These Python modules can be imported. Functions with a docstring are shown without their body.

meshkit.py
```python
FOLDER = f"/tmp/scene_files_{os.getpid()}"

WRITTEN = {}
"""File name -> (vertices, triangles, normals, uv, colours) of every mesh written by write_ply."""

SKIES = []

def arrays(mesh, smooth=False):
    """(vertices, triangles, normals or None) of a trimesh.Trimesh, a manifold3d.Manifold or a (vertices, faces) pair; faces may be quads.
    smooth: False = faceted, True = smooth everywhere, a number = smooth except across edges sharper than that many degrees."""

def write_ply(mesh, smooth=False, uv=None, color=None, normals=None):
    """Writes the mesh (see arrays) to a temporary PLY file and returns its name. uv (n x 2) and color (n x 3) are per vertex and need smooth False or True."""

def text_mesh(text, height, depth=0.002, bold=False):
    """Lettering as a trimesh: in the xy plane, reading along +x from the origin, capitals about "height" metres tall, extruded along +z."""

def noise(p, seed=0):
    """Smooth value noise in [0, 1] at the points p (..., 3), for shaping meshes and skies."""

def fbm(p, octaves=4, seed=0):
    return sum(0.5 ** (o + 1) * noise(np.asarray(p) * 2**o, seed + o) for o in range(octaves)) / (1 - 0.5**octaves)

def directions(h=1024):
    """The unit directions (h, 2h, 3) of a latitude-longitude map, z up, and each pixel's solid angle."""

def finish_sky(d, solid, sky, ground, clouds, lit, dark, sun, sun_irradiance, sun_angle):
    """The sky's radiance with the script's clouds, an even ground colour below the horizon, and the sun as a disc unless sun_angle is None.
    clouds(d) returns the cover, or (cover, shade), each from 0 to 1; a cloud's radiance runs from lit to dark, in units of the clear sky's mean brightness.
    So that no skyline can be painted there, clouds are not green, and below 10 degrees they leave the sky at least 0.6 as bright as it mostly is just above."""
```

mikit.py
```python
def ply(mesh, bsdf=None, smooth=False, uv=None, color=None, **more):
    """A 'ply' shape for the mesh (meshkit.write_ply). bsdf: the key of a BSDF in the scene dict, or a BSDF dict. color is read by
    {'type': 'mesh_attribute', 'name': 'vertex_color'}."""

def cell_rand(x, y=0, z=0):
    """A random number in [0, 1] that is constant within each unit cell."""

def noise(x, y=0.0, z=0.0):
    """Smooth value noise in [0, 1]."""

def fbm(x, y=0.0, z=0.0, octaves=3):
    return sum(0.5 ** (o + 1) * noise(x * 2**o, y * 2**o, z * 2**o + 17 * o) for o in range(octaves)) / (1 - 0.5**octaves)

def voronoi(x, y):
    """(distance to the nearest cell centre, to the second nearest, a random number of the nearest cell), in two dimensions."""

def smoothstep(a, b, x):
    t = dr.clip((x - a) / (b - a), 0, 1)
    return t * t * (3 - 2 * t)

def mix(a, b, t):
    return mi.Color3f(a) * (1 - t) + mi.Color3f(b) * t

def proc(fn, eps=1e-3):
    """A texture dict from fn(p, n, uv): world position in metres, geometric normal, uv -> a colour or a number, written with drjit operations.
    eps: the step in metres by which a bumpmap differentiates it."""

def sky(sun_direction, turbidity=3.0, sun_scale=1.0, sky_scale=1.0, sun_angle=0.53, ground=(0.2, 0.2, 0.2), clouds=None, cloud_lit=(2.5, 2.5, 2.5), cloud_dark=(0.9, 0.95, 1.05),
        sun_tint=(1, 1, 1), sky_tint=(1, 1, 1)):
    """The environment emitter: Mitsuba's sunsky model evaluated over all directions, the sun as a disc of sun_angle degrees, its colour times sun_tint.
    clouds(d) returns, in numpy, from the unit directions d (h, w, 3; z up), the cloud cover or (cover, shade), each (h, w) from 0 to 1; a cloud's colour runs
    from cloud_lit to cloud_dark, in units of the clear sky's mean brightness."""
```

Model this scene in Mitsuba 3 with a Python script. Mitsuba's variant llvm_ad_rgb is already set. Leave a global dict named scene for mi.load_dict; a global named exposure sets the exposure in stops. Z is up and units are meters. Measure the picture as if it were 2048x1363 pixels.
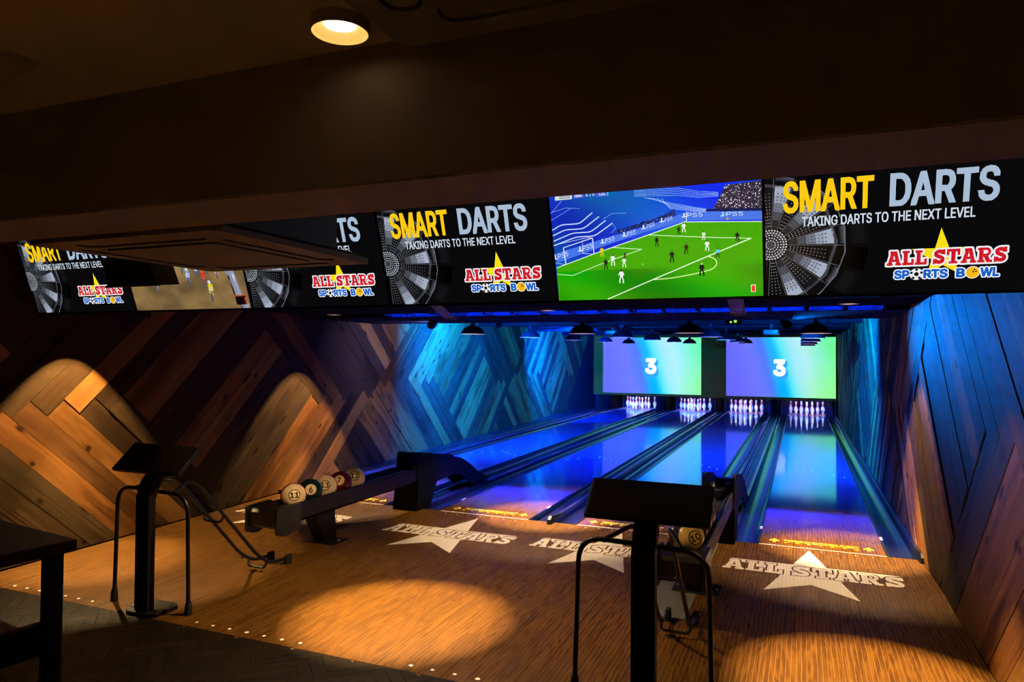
import math, numpy as np, trimesh, mitsuba as mi, drjit as dr, mikit, meshkit
from mikit import noise, fbm, voronoi, cell_rand, smoothstep, mix
from shapely.geometry import Polygon, LineString, Point, box as sbox, MultiPolygon
from shapely.ops import unary_union
from shapely import affinity
T = mi.ScalarTransform4f
rng = np.random.default_rng(7)
scene, labels = {}, {}
sin, cos, pi = math.sin, math.cos, math.pi
def lin(*c):
    return [((v / 255) / 12.92 if v / 255 <= 0.04045 else ((v / 255 + 0.055) / 1.055) ** 2.4) for v in c]

# ---------------------------------------------------------------- camera and exposure
exposure = 4.0
GAIN = 2.0 ** -exposure            # the lamps are set for exposure 0 and scaled down together
CAM = np.array([-0.167, -6.948, 1.734]); YAW, PITCH, ROLL, FPX = 0.3904, 0.0199, 0.0076, 1403.8
d_ = np.array([-sin(YAW) * cos(PITCH), cos(YAW) * cos(PITCH), sin(PITCH)])
r_ = np.array([cos(YAW), sin(YAW), 0.0]); u_ = np.cross(r_, d_)
up_ = -sin(ROLL) * r_ + cos(ROLL) * u_
scene['camera'] = {'type': 'perspective', 'fov_axis': 'x', 'fov': 2 * math.degrees(math.atan(1024 / FPX)), 'near_clip': 0.05, 'far_clip': 100,
                   'to_world': T().look_at(origin=CAM.tolist(), target=(CAM + d_).tolist(), up=up_.tolist())}

# ---------------------------------------------------------------- light levels (every lamp below stands in its own fixture)
WARM = np.array([1.0, 0.66, 0.30])
DOWN_CORE, DOWN_FIELD = 165.0, 30.0            # recessed downlights: inner beam and wide field
BLUE = np.array([0.0, 0.035, 1.0]); BLUE_POWER = 1350.0
CYAN = np.array([0.0, 0.105, 1.0]); CYAN_POWER = 720.0
PENDANT = 7.0

def spot(key, at, to, rgb, cutoff, beam, weight=1.0):
    up = [0, 1, 0] if abs(to[0] - at[0]) + abs(to[1] - at[1]) < 1e-3 else [0, 0, 1]
    scene[key] = {'type': 'spot', 'to_world': T().look_at(origin=list(map(float, at)), target=list(map(float, to)), up=up),
                  'intensity': {'type': 'rgb', 'value': [float(v) * GAIN for v in rgb]}, 'cutoff_angle': float(cutoff), 'beam_width': float(beam), 'sampling_weight': float(weight)}

DOWNLIGHTS = [(-5.60, -2.80), (-2.62, -2.90), (0.20, -2.82), (-5.60, 0.36), (-2.72, 0.28), (0.24, 0.12)]
SOFFIT = 2.23
for i, (x, y) in enumerate(DOWNLIGHTS):
    core = {0: 0.40, 1: 1.0, 2: 0.85, 3: 0.40, 4: 0.95, 5: 0.75}[i]
    spot(f'light_core_{i}', (x, y, SOFFIT - 0.03), (x, y, 0), WARM * DOWN_CORE * core, 20, 14.5, 2.0)
    spot(f'light_field_{i}', (x, y, SOFFIT - 0.03), (x, y, 0), WARM * DOWN_FIELD * (1.5, 1.0, 0.16, 1.5, 1.0, 1.05)[i], 38 if i in (0, 3) else (40, 57, 40, 40, 40, 40)[i], 34)
WASH = [((-4.75, 3.6, 2.22), (-6.35, 6.6, 1.75), 1.9, 'left wall'), ((-5.0, 8.9, 2.22), (-6.6, 12.2, 1.6), 3.6, 'left wall towards the pins'),
        ((-0.32, 2.52, 2.14), (0.82, -0.9, 1.78), 0.17, 'near right wall'), ((-0.35, 3.9, 2.22), (0.82, 6.6, 1.75), 0.9, 'right wall'), ((-4.9, 1.6, 2.13), (-6.25, 2.7, 1.35), 0.04, 'left wall near the hood')]
for i, (a, b, c, w) in enumerate(WASH):
    spot(f'light_wash_{i}', a, b, CYAN * CYAN_POWER * c * (1, (1.0, 0.5, 1.9, 1.3, 2.6)[i], 1) + (i == 4) * np.array((0.25, 0, 0)) * CYAN_POWER * c, (86, 48, 17, 86, 70)[i], (8, 14, 7, 8, 8)[i])
spot('light_near', (-1.225, -5.515, 2.53), (-1.225, -6.55, 0), WARM * 170.0, 30, 20, 0.8)

# ---------------------------------------------------------------- helpers
def add(key, mesh, bsdf, smooth=False, label=None, cat=None, group=None, kind=None, **more):
    k, n = key, 0
    while k in scene:
        n += 1
        k = f'{key}_{n:03d}'
    scene[k] = mesh if isinstance(mesh, dict) else mikit.ply(mesh, bsdf, smooth=smooth, **more)
    tag(k, label, cat, group, kind)
    return k
def tag(k, label=None, cat=None, group=None, kind=None):
    e = {a: b for a, b in (('label', label), ('category', cat), ('group', group), ('kind', kind)) if b}
    if e: labels[k] = e
_used = {}
def name(base):
    n = _used.get(base, 0); _used[base] = n + 1
    return base if n == 0 else f'{base}_{n:03d}'
def hull(p):
    return trimesh.convex.convex_hull(np.asarray(p, float))
def cbox(x0, x1, y0, y1, z0, z1, c=0.004):
    c = min(c, (x1 - x0) / 2.01, (y1 - y0) / 2.01, (z1 - z0) / 2.01); p = []
    for sx in (0, 1):
        for sy in (0, 1):
            for sz in (0, 1):
                X, Y, Z = (x1, x0)[sx], (y1, y0)[sy], (z1, z0)[sz]
                ix, iy, iz = (c, -c)[1 - sx], (c, -c)[1 - sy], (c, -c)[1 - sz]
                p += [(X + ix, Y + iy, Z), (X + ix, Y, Z + iz), (X, Y + iy, Z + iz)]
    return hull(p)
def box(x0, x1, y0, y1, z0, z1):
    m = trimesh.creation.box((x1 - x0, y1 - y0, z1 - z0)); m.apply_translation(((x0 + x1) / 2, (y0 + y1) / 2, (z0 + z1) / 2)); return m
def cat(*m):
    return trimesh.util.concatenate([x for a in m for x in (a if isinstance(a, (list, tuple)) else [a])])
def move(m, x=0, y=0, z=0):
    m = m.copy(); m.apply_translation((x, y, z)); return m
def rot(m, deg, axis, at=(0, 0, 0)):
    m = m.copy(); m.apply_transform(trimesh.transformations.rotation_matrix(math.radians(deg), axis, at)); return m
def lathe(prof, n=32):
    return trimesh.creation.revolve(np.array(prof, float), sections=n)
def bend(points, r, n=6):
    """The polyline with its corners rounded to radius r."""
    p = [np.array(q, float) for q in points]; out = [p[0]]
    for a, b, c in zip(p, p[1:], p[2:]):
        u, v = (a - b) / np.linalg.norm(a - b), (c - b) / np.linalg.norm(c - b)
        rr = min(r, 0.49 * np.linalg.norm(a - b), 0.49 * np.linalg.norm(c - b)); s, e = b + u * rr, b + v * rr
        for t in np.linspace(0, 1, n):
            out.append((1 - t) ** 2 * s + 2 * t * (1 - t) * b + t * t * e)
    return np.array(out + [p[-1]])
def tube(path, r, n=10):
    p = np.asarray(path, float); t = np.gradient(p, axis=0); t /= np.linalg.norm(t, axis=1, keepdims=True)
    a = np.cross(t[0], [0.3, 0.1, 0.9]); a /= np.linalg.norm(a); V = []
    for q, w in zip(p, t):
        a = a - w * np.dot(a, w); a /= np.linalg.norm(a); b = np.cross(w, a)
        V += [q + r * (cos(k * 2 * pi / n) * a + sin(k * 2 * pi / n) * b) for k in range(n)]
    F = []
    for i in range(len(p) - 1):
        for k in range(n):
            j = (k + 1) % n; A, B, C, D = i * n + k, i * n + j, (i + 1) * n + j, (i + 1) * n + k
            F += [(A, B, C), (A, C, D)]
    V += [p[0], p[-1]]; c0, c1 = len(V) - 2, len(V) - 1; m = (len(p) - 1) * n
    for k in range(n):
        F += [(c0, (k + 1) % n, k), (c1, m + k, m + (k + 1) % n)]
    return trimesh.Trimesh(V, F, process=False)
def tri(poly):
    """Flat triangulation (vertices 2-D, faces) of a shapely shape."""
    V, F, n = [], [], 0
    for g in getattr(poly, 'geoms', [poly]):
        if g.geom_type != 'Polygon' or g.area < 1e-9: continue
        v, f = trimesh.creation.triangulate_polygon(g, engine='earcut')
        V.append(v); F.append(f + n); n += len(v)
    return (np.vstack(V), np.vstack(F)) if V else (np.zeros((0, 2)), np.zeros((0, 3), int))
def prism(poly, h):
    return cat([trimesh.creation.extrude_polygon(g, h, engine='earcut') for g in getattr(poly, 'geoms', [poly])])
def along_y(poly, y0, y1):
    """A profile drawn in (x, z) carried from y0 to y1."""
    m = prism(poly, y1 - y0); v = m.vertices.copy(); m.vertices = np.stack([v[:, 0], y1 - v[:, 2], v[:, 1]], 1); return m
def along_x(poly, x0, x1):
    """A profile drawn in (y, z) carried from x0 to x1."""
    m = prism(poly, x1 - x0); v = m.vertices.copy(); m.vertices = np.stack([x0 + v[:, 2], v[:, 0], v[:, 1]], 1); return m
def sheet(poly, z, h=0.0006):
    """A thin flat print lying on z."""
    return move(prism(poly, h), 0, 0, z)
def rrect(x0, x1, y0, y1, r, n=4):
    return sbox(x0 + r, y0 + r, x1 - r, y1 - r).buffer(r, quad_segs=n)
_txt = {}
def text(s, h, bold=False):
    """Lettering as a flat shapely shape, capitals h tall, starting at the origin."""
    if (s, bold) not in _txt:
        m = meshkit.text_mesh(s, 1.0, 0.01, bold); f = m.faces[m.face_normals[:, 2] > 0.9]; v = m.vertices[:, :2]
        _txt[(s, bold)] = unary_union([Polygon(v[t]) for t in f]).buffer(0.002)
    return affinity.scale(_txt[(s, bold)], h, h, origin=(0, 0))
def fit(shape, u0, u1, v0, v1):
    a, b, c, d = shape.bounds
    return affinity.translate(affinity.scale(shape, (u1 - u0) / (c - a), (v1 - v0) / (d - b), origin=(a, b)), u0 - a, v0 - b)
def slab_word(word):
    """Fat slab-serif capitals, 1 tall; returns a list of shapes."""
    out, x = [], 0.0
    L = lambda p, w: LineString(p).buffer(w / 2, cap_style=2, join_style=2)
    for ch in word:
        if ch == ' ': x += 0.32; continue
        if ch == 'A':
            g = unary_union([L([(0.17, 0.0), (0.44, 1.0)], 0.25), L([(0.83, 0.0), (0.56, 1.0)], 0.25), sbox(0.25, 0.26, 0.75, 0.42), sbox(0.22, 0.84, 0.66, 1.0), sbox(-0.02, 0, 0.40, 0.16), sbox(0.60, 0, 1.02, 0.16)]).intersection(sbox(-0.1, 0, 1.1, 1)); w = 1.0
        elif ch == 'L':
            g = unary_union([sbox(0.10, 0, 0.38, 1), sbox(0, 0.84, 0.50, 1), sbox(0, 0, 0.82, 0.17), sbox(0.64, 0, 0.82, 0.42)]); w = 0.82
        elif ch == 'T':
            g = unary_union([sbox(0.31, 0, 0.59, 1), sbox(0.16, 0, 0.74, 0.16), sbox(0, 0.82, 0.90, 1), sbox(0, 0.58, 0.17, 1), sbox(0.73, 0.58, 0.90, 1)]); w = 0.9
        elif ch == 'R':
            bowl = sbox(0.30, 0.42, 0.58, 1).union(Point(0.58, 0.71).buffer(0.29)).difference(sbox(0.36, 0.58, 0.56, 0.84).union(Point(0.56, 0.71).buffer(0.13)))
            g = unary_union([sbox(0.10, 0, 0.38, 1), sbox(0, 0.84, 0.4, 1), sbox(0, 0, 0.48, 0.16), bowl, L([(0.50, 0.5), (0.78, 0.0)], 0.27), sbox(0.62, 0, 0.98, 0.16)]).intersection(sbox(-0.1, 0, 1.1, 1)); w = 0.98
        elif ch == 'S':
            t = [(0.70, 0.72), (0.60, 0.86), (0.40, 0.88), (0.20, 0.78), (0.20, 0.62), (0.38, 0.53), (0.58, 0.46), (0.70, 0.34), (0.66, 0.18), (0.44, 0.12), (0.24, 0.16), (0.13, 0.30)]
            g = unary_union([LineString(bend([(*p, 0) for p in t], 0.1, 4)[:, :2]).buffer(0.125, cap_style=2), sbox(0.66, 0.66, 0.84, 1.0), sbox(0.02, 0, 0.20, 0.36)]).intersection(sbox(-0.1, 0, 1.1, 1)); w = 0.86
        out.append(affinity.translate(g, x, 0)); x += w + 0.09
    return out
def star(pts):
    """A five-pointed star from its outer points, in order."""
    p = [np.array(q, float) for q in pts]; out = []
    for i in range(5):
        a, b, c, e = p[i], p[(i + 2) % 5], p[(i + 1) % 5], p[(i - 1) % 5]
        M = np.array([b - a, -(e - c)]).T; t = np.linalg.solve(M, c - a)
        out += [p[i], a + (b - a) * t[0]]
    return Polygon(out)
def reg_star(cx, cy, rx, ry):
    return star([(cx + rx * sin(k * 2 * pi / 5), cy + ry * cos(k * 2 * pi / 5)) for k in range(5)])

# ---------------------------------------------------------------- materials
def plain(key, rgb, rough=0.5, spec=0.5, metallic=0.0, **kw):
    scene[key] = {'type': 'twosided', 'b': {'type': 'principled', 'base_color': rgb if isinstance(rgb, dict) else {'type': 'rgb', 'value': list(rgb)}, 'roughness': rough, 'specular': spec, 'metallic': metallic, **kw}}
    return key
def gloss(key, rgb, alpha, ior=1.5, coat=(1.0, 1.0, 1.0)):
    scene[key] = {'type': 'twosided', 'b': {'type': 'roughplastic', 'distribution': 'ggx', 'alpha': alpha, 'int_ior': ior, 'nonlinear': False, 'specular_reflectance': {'type': 'rgb', 'value': list(coat)}, 'diffuse_reflectance': rgb if isinstance(rgb, dict) else {'type': 'rgb', 'value': list(rgb)}}}
    return key

def plank_color(p, n, uv):
    u, v = uv.x, uv.y
    i = dr.floor(v / 3.0); r = cell_rand(i, 11); q = cell_rand(i, 5)
    w = v - i * 3.0
    grain = fbm(u * 1.6, w * 55.0, i * 3.1, 3)
    band = fbm(u * 0.7 + 0.35 * noise(u * 2, w * 9, i), w * 16.0, i * 1.7, 3)
    saw = 0.93 + 0.07 * dr.sin(u * 420.0 + 3 * noise(u * 6, w * 4, i))
    pine, honey, brown, grey = (0.200, 0.088, 0.019), (0.135, 0.050, 0.011), (0.036, 0.0185, 0.0065), (0.042, 0.026, 0.011)
    c = mix(mix(pine, honey, smoothstep(0.15, 0.40, r)), mix(brown, grey, q), smoothstep(0.50, 0.56, r))
    c = c * (0.62 + 0.76 * band) * (0.72 + 0.50 * grain) * dr.select(q > 0.55, saw, 1.0)
    blotch = smoothstep(0.52, 0.70, fbm(u * 1.3, w * 6.0, i * 7.7, 3))
    c = mix(c, c * mi.Color3f(0.42, 0.38, 0.34), blotch * 0.8)
    d1, d2, h = voronoi(u * 2.1 + 0.25 * noise(u * 9, w * 9, i), w * 5.2 + i * 31.0)
    knot = (1 - smoothstep(0.03, 0.09 + 0.10 * h, d1)) * dr.select(h > 0.62, 1.0, 0.0)
    ring = 0.75 + 0.25 * dr.sin(d1 * 70.0)
    return mix(c, c * mi.Color3f(0.20, 0.14, 0.10) * ring, knot)
def plank_bump(p, n, uv):
    return fbm(uv.x * 2.0, uv.y * 70.0, 0.0, 3)
scene['wall_plank_wood'] = {'type': 'twosided', 'b': {'type': 'bumpmap', 'arbitrary': mikit.proc(plank_bump, 2e-3), 'scale': 0.0035,
    'bsdf': {'type': 'principled', 'base_color': mikit.proc(plank_color), 'roughness': 0.70, 'specular': 0.08}}}

def board_color(p, n, uv, w=0.0274, line=1.0):
    b = dr.floor(p.x / w + 1000.0); f = p.x / w + 1000.0 - b
    r = cell_rand(b, 3)
    seg = dr.floor((p.y + 40 * r) / 1.25); r2 = cell_rand(b, seg, 7)
    ca = fbm(p.x * 15.0 + 1.7 * fbm(p.x * 4.0, p.y * 1.1, 2.0, 2), p.y * 1.5 + 5 * dr.floor(b / 5), 3.0, 3)
    fine = fbm(p.x * 160.0, p.y * 6.0, 1.0, 2)
    vein = 0.5 + 0.5 * dr.sin(30.0 * ca)
    c = mix((0.054, 0.0200, 0.0018), (0.110, 0.0435, 0.0042), 0.30 * r2 + 0.70 * vein) * (0.76 + 0.46 * fine)
    edge = (1 - smoothstep(0.02, 0.065, dr.abs(f - 0.5) * -1 + 0.5)) * line
    return mix(c, (0.25, 0.125, 0.025), edge * 0.72)
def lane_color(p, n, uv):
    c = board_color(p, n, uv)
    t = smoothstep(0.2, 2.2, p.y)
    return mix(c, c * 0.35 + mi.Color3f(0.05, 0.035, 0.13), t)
def board_bump(p, n, uv):
    return fbm(p.x * 30.0, p.y * 1.2, 0.0, 2)
scene['approach_wood'] = {'type': 'twosided', 'b': {'type': 'roughplastic', 'distribution': 'ggx', 'alpha': 0.26, 'int_ior': 1.28, 'nonlinear': False, 'diffuse_reflectance': mikit.proc(board_color)}}
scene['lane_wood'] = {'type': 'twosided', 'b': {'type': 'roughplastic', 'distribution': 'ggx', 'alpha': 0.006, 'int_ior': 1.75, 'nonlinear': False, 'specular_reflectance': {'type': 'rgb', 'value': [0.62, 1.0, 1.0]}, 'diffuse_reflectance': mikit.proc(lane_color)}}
def decal_color(p, n, uv):
    f = p.x / 0.0274 + 1000.0; f = f - dr.floor(f)
    e = 1 - smoothstep(0.03, 0.10, 0.5 - dr.abs(f - 0.5))
    return mix((0.74, 0.70, 0.66), (0.50, 0.44, 0.38), e * 0.6 + 0.25 * fbm(p.x * 40, p.y * 2.5, 0.0, 2))
gloss('decal_white', mikit.proc(decal_color), 0.2, 1.45)
def tile_color(p, n, uv):
    i = dr.floor(uv.y); r = cell_rand(i, 2)
    g = fbm(uv.x * 9.0, (uv.y - i) * 60.0, i, 3)
    return mix((0.0030, 0.0013, 0.0004), (0.010, 0.0050, 0.0014), 0.75 * r + 0.5 * g - 0.1)
gloss('floor_tile_wood', mikit.proc(tile_color), 0.30, 1.25)
plain('grout', (0.16, 0.10, 0.035), 0.8, 0.2)
plain('black_paint', (0.008, 0.0075, 0.007), 0.6, 0.3)
plain('ceiling_paint', (0.34, 0.25, 0.14), 0.85, 0.2)
plain('drop_paint', (0.008, 0.007, 0.009), 0.95, 0.03)
plain('lane_ceiling', (0.020, 0.022, 0.030), 0.8, 0.2)
plain('dark_ceiling', (0.004, 0.0036, 0.004), 0.95, 0.03)
def beam_color(p, n, uv):
    s = smoothstep(0.62, 0.8, fbm(p.x * 1.2, p.y * 7.0, p.z * 4.0, 3))
    return mix((0.20, 0.15, 0.115), (0.10, 0.07, 0.05), s)
plain('beam_paint', mikit.proc(beam_color), 0.75, 0.25)
gloss('black_gloss', (0.005, 0.005, 0.005), 0.12)
gloss('black_metal', (0.0025, 0.0022, 0.0022), 0.30, 1.35)
gloss('gutter_plastic', (0.008, 0.008, 0.012), 0.05, 2.1, (0.45, 1.0, 0.95))
gloss('cap_plastic', (0.010, 0.010, 0.014), 0.07, 1.9, (0.7, 1.0, 1.0))
plain('rack_metal', (0.006, 0.005, 0.0055), 0.5, 0.25)
gloss('hood_panel', (0.002, 0.0025, 0.005), 0.40, 1.2)
plain('rail_steel', (0.45, 0.42, 0.40), 0.28, 0.5, 1.0)
plain('plate_grey', (0.10, 0.10, 0.085), 0.5, 0.4)
plain('matte_black', (0.003, 0.003, 0.003), 0.95, 0.02)
plain('rubber', (0.01, 0.01, 0.01), 0.8, 0.2)
plain('ac_white', (0.16, 0.125, 0.09), 0.55, 0.35)
plain('ac_dark', (0.035, 0.03, 0.026), 0.6, 0.3)
plain('ac_casing', (0.06, 0.06, 0.065), 0.5, 0.4)
plain('table_wood', (0.022, 0.012, 0.007), 0.45, 0.4)
plain('mask_board', (0.70, 0.050, 0.004), 0.9, 0.02)
plain('screen_cloth', (0.03, 0.03, 0.03), 0.8, 0.1)
plain('curtain_blue', (0.012, 0.016, 0.05), 0.9, 0.1)
plain('dome_black', (0.003, 0.003, 0.004), 0.24, 0.25)
plain('dome_inside', (0.80, 0.72, 0.60), 0.6, 0.2)
plain('foul_white', (0.85, 0.82, 0.75), 0.4)
plain('yellow_print', (0.80, 0.62, 0.02), 0.5)
plain('red_print', (0.55, 0.05, 0.04), 0.5)
plain('white_plastic', (0.75, 0.74, 0.70), 0.4)
plain('blue_tape', (0.03, 0.16, 0.75), 0.5)
plain('glass_black', (0.006, 0.006, 0.007), 0.12, 0.5)
plain('vertex_paint', {'type': 'mesh_attribute', 'name': 'vertex_color'}, 0.22, 0.5)

# ---------------------------------------------------------------- setting: floor, approach, walls, ceilings
X_R = 0.82
def xl(y): return -6.155 - 0.045 * y
APP = -3.575
add('floor', box(-9.0, 2.6, -9.0, APP, -0.06, -0.006), 'grout', kind='structure', label='dark herringbone wood floor in front of the approach')
TILES = []
w_, l_ = 0.075, 0.30
def tile_mesh(cx, cy, ang, i):
    m = box(-l_ / 2 + 0.0014, l_ / 2 - 0.0014, -w_ / 2 + 0.0014, w_ / 2 - 0.0014, -0.006, 0.0)
    uv = np.stack([m.vertices[:, 0] + i * 0.7, i + 0.5 + m.vertices[:, 1]], 1)
    m = rot(m, ang, (0, 0, 1)); return move(m, cx, cy, rng.uniform(-0.0006, 0)), uv
c45 = cos(pi / 4)
cells = []
for a in range(-60, 61):
    for b in range(-40, 41):
        # herringbone in its own frame: the first tile of each pair lies along x, the second along y
        ox, oy = a * w_ + b * l_ * 1.0, a * w_ - b * l_ * 1.0
        for k, (tx, ty, an) in enumerate(((ox + l_ / 2, oy + w_ / 2, 0), (ox + w_ / 2, oy + w_ + l_ / 2, 90))):
            gx, gy = c45 * tx - c45 * ty - 2.93, c45 * tx + c45 * ty - 3.81 - 0.0
            if -6.3 < gx < 0.9 and -6.9 < gy < APP + 0.10:
                cells.append((gx, gy, an + 45))
cells = sorted(set((round(x, 4), round(y, 4), a) for x, y, a in cells), key=lambda q: (abs(q[0] + 3.6) * 0.55 + abs(q[1] + 3.6)))
stuffm, stuffuv = [], []
for i, (gx, gy, an) in enumerate(cells):
    m, uv = tile_mesh(gx, gy, an, i)
    if gy > APP - 0.16:                                   # tiles that meet the approach are cut straight
        q = affinity.translate(affinity.rotate(sbox(-l_ / 2 + 0.0014, -w_ / 2 + 0.0014, l_ / 2 - 0.0014, w_ / 2 - 0.0014), an, origin=(0, 0)), gx, gy).intersection(sbox(-9, -9, 3, APP - 0.002))
        if q.is_empty or q.area < 2e-4: continue
        m = move(prism(q, 0.006), 0, 0, -0.006); v = m.vertices; A = math.radians(an)
        uv = np.stack([(v[:, 0] - gx) * cos(A) + (v[:, 1] - gy) * sin(A) + i * 0.7, i + 0.5 - (v[:, 0] - gx) * sin(A) + (v[:, 1] - gy) * cos(A)], 1)
    if i < 290: add('floor__tile', m, 'floor_tile_wood', uv=uv)
    else: stuffm.append(m); stuffuv.append(uv)
add('floor__herringbone_tiles', cat(stuffm), 'floor_tile_wood', uv=np.vstack(stuffuv), kind='stuff', label='herringbone wood tiles away from the approach edge')

tag('approach', 'brown striped wood bowling approach between the herringbone floor and the four lanes', 'bowling approach')
_m = along_x(Polygon([(APP, -0.05), (0, -0.05), (0, 0), (APP + 0.004, 0), (APP, -0.004)]), -6.0, X_R - 0.001); _v = _m.vertices.copy(); _f = _v[:, 0] < -5; _v[_f, 0] = [xl(y) + 0.002 for y in _v[_f, 1]]; _m.vertices = _v; add('approach__surface', _m, 'approach_wood')
LX = [-5.137, -3.351, -1.768, 0.0]; HW = 0.5257
LN = ['leftmost', 'second', 'third', 'rightmost']
dots = []
for c in LX:
    for k in range(-3, 4):
        dots.append(move(prism(Point(0, 0).buffer(0.0075, 6), 0.0006), c + k * 0.137, -0.075))
        if k: dots.append(move(prism(Point(0, 0).buffer(0.011, 6), 0.0006), c + k * 0.137, APP + 0.07))
    dots.append(move(prism(Point(0, 0).buffer(0.014, 6), 0.0006), c, APP + 0.07))
add('approach__guide_dots', cat(dots), 'foul_white', kind='stuff', label='pale guide dots set in the approach')
SW = slab_word('ALL STARS')
def decal(c, y1):
    st = star([(c - 0.01, y1), (c + 0.655, y1 - 0.52), (c + 0.315, y1 - 1.285), (c - 0.335, y1 - 1.285), (c - 0.645, y1 - 0.52)])
    S = fit(MultiPolygon([g for s in SW for g in getattr(s, 'geoms', [s])]), c - 0.68, c + 0.66, y1 - 0.83, y1 - 0.555)
    S = affinity.skew(S, 0, 0, origin='centroid')
    ring = S.buffer(0.013, join_style=2)
    return unary_union([st.difference(ring), S])
for k, c in enumerate(LX):
    add('approach__star_logo', sheet(decal(c + (-0.09, 0.03, -0.02, -0.09)[k], (-0.12, -0.16, -0.1, -0.065)[k]), 0.0), 'decal_white', label=f'white star with the words ALL STARS printed before the {LN[k]} lane')
add('approach__access_plate', sheet(rrect(-1.20, -0.872, -2.2, -0.12, 0.03), 0.0, 0.002), 'plate_grey', label='grey steel floor plate under the right ball return')

# plank walls: a herringbone of boards at about 42 degrees, the same along both walls
ANG = math.radians(42); TN = math.tan(ANG); ZM, ZTOP, PITCHP = 1.195, 2.66, 0.302
PER = [(-10.1, -8.4, -5.6), (-3.866, -2.10, 0.66), (2.26, 4.42, 7.33), (8.55, 10.7, 13.55)]
XE = [-10.1, -3.866, 2.26, 8.55, 14.85]
def half(s0, sgn, side):
    """The half-plane left (-1) or right (+1) of the line through (s0, ZM) with slope sgn*TN."""
    H = 6.0; a, b = (s0 - sgn * H / TN, ZM - H), (s0 + sgn * H / TN, ZM + H)
    return Polygon([a, b, (b[0] + side * 60, b[1]), (a[0] + side * 60, a[1])])
def strip(s0, s1, sgn):
    H = 4.0; o = sgn * H / TN
    return Polygon([(s0 - o, ZM - H), (s1 - o, ZM - H), (s1 + o, ZM + H), (s0 + o, ZM + H)])
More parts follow.
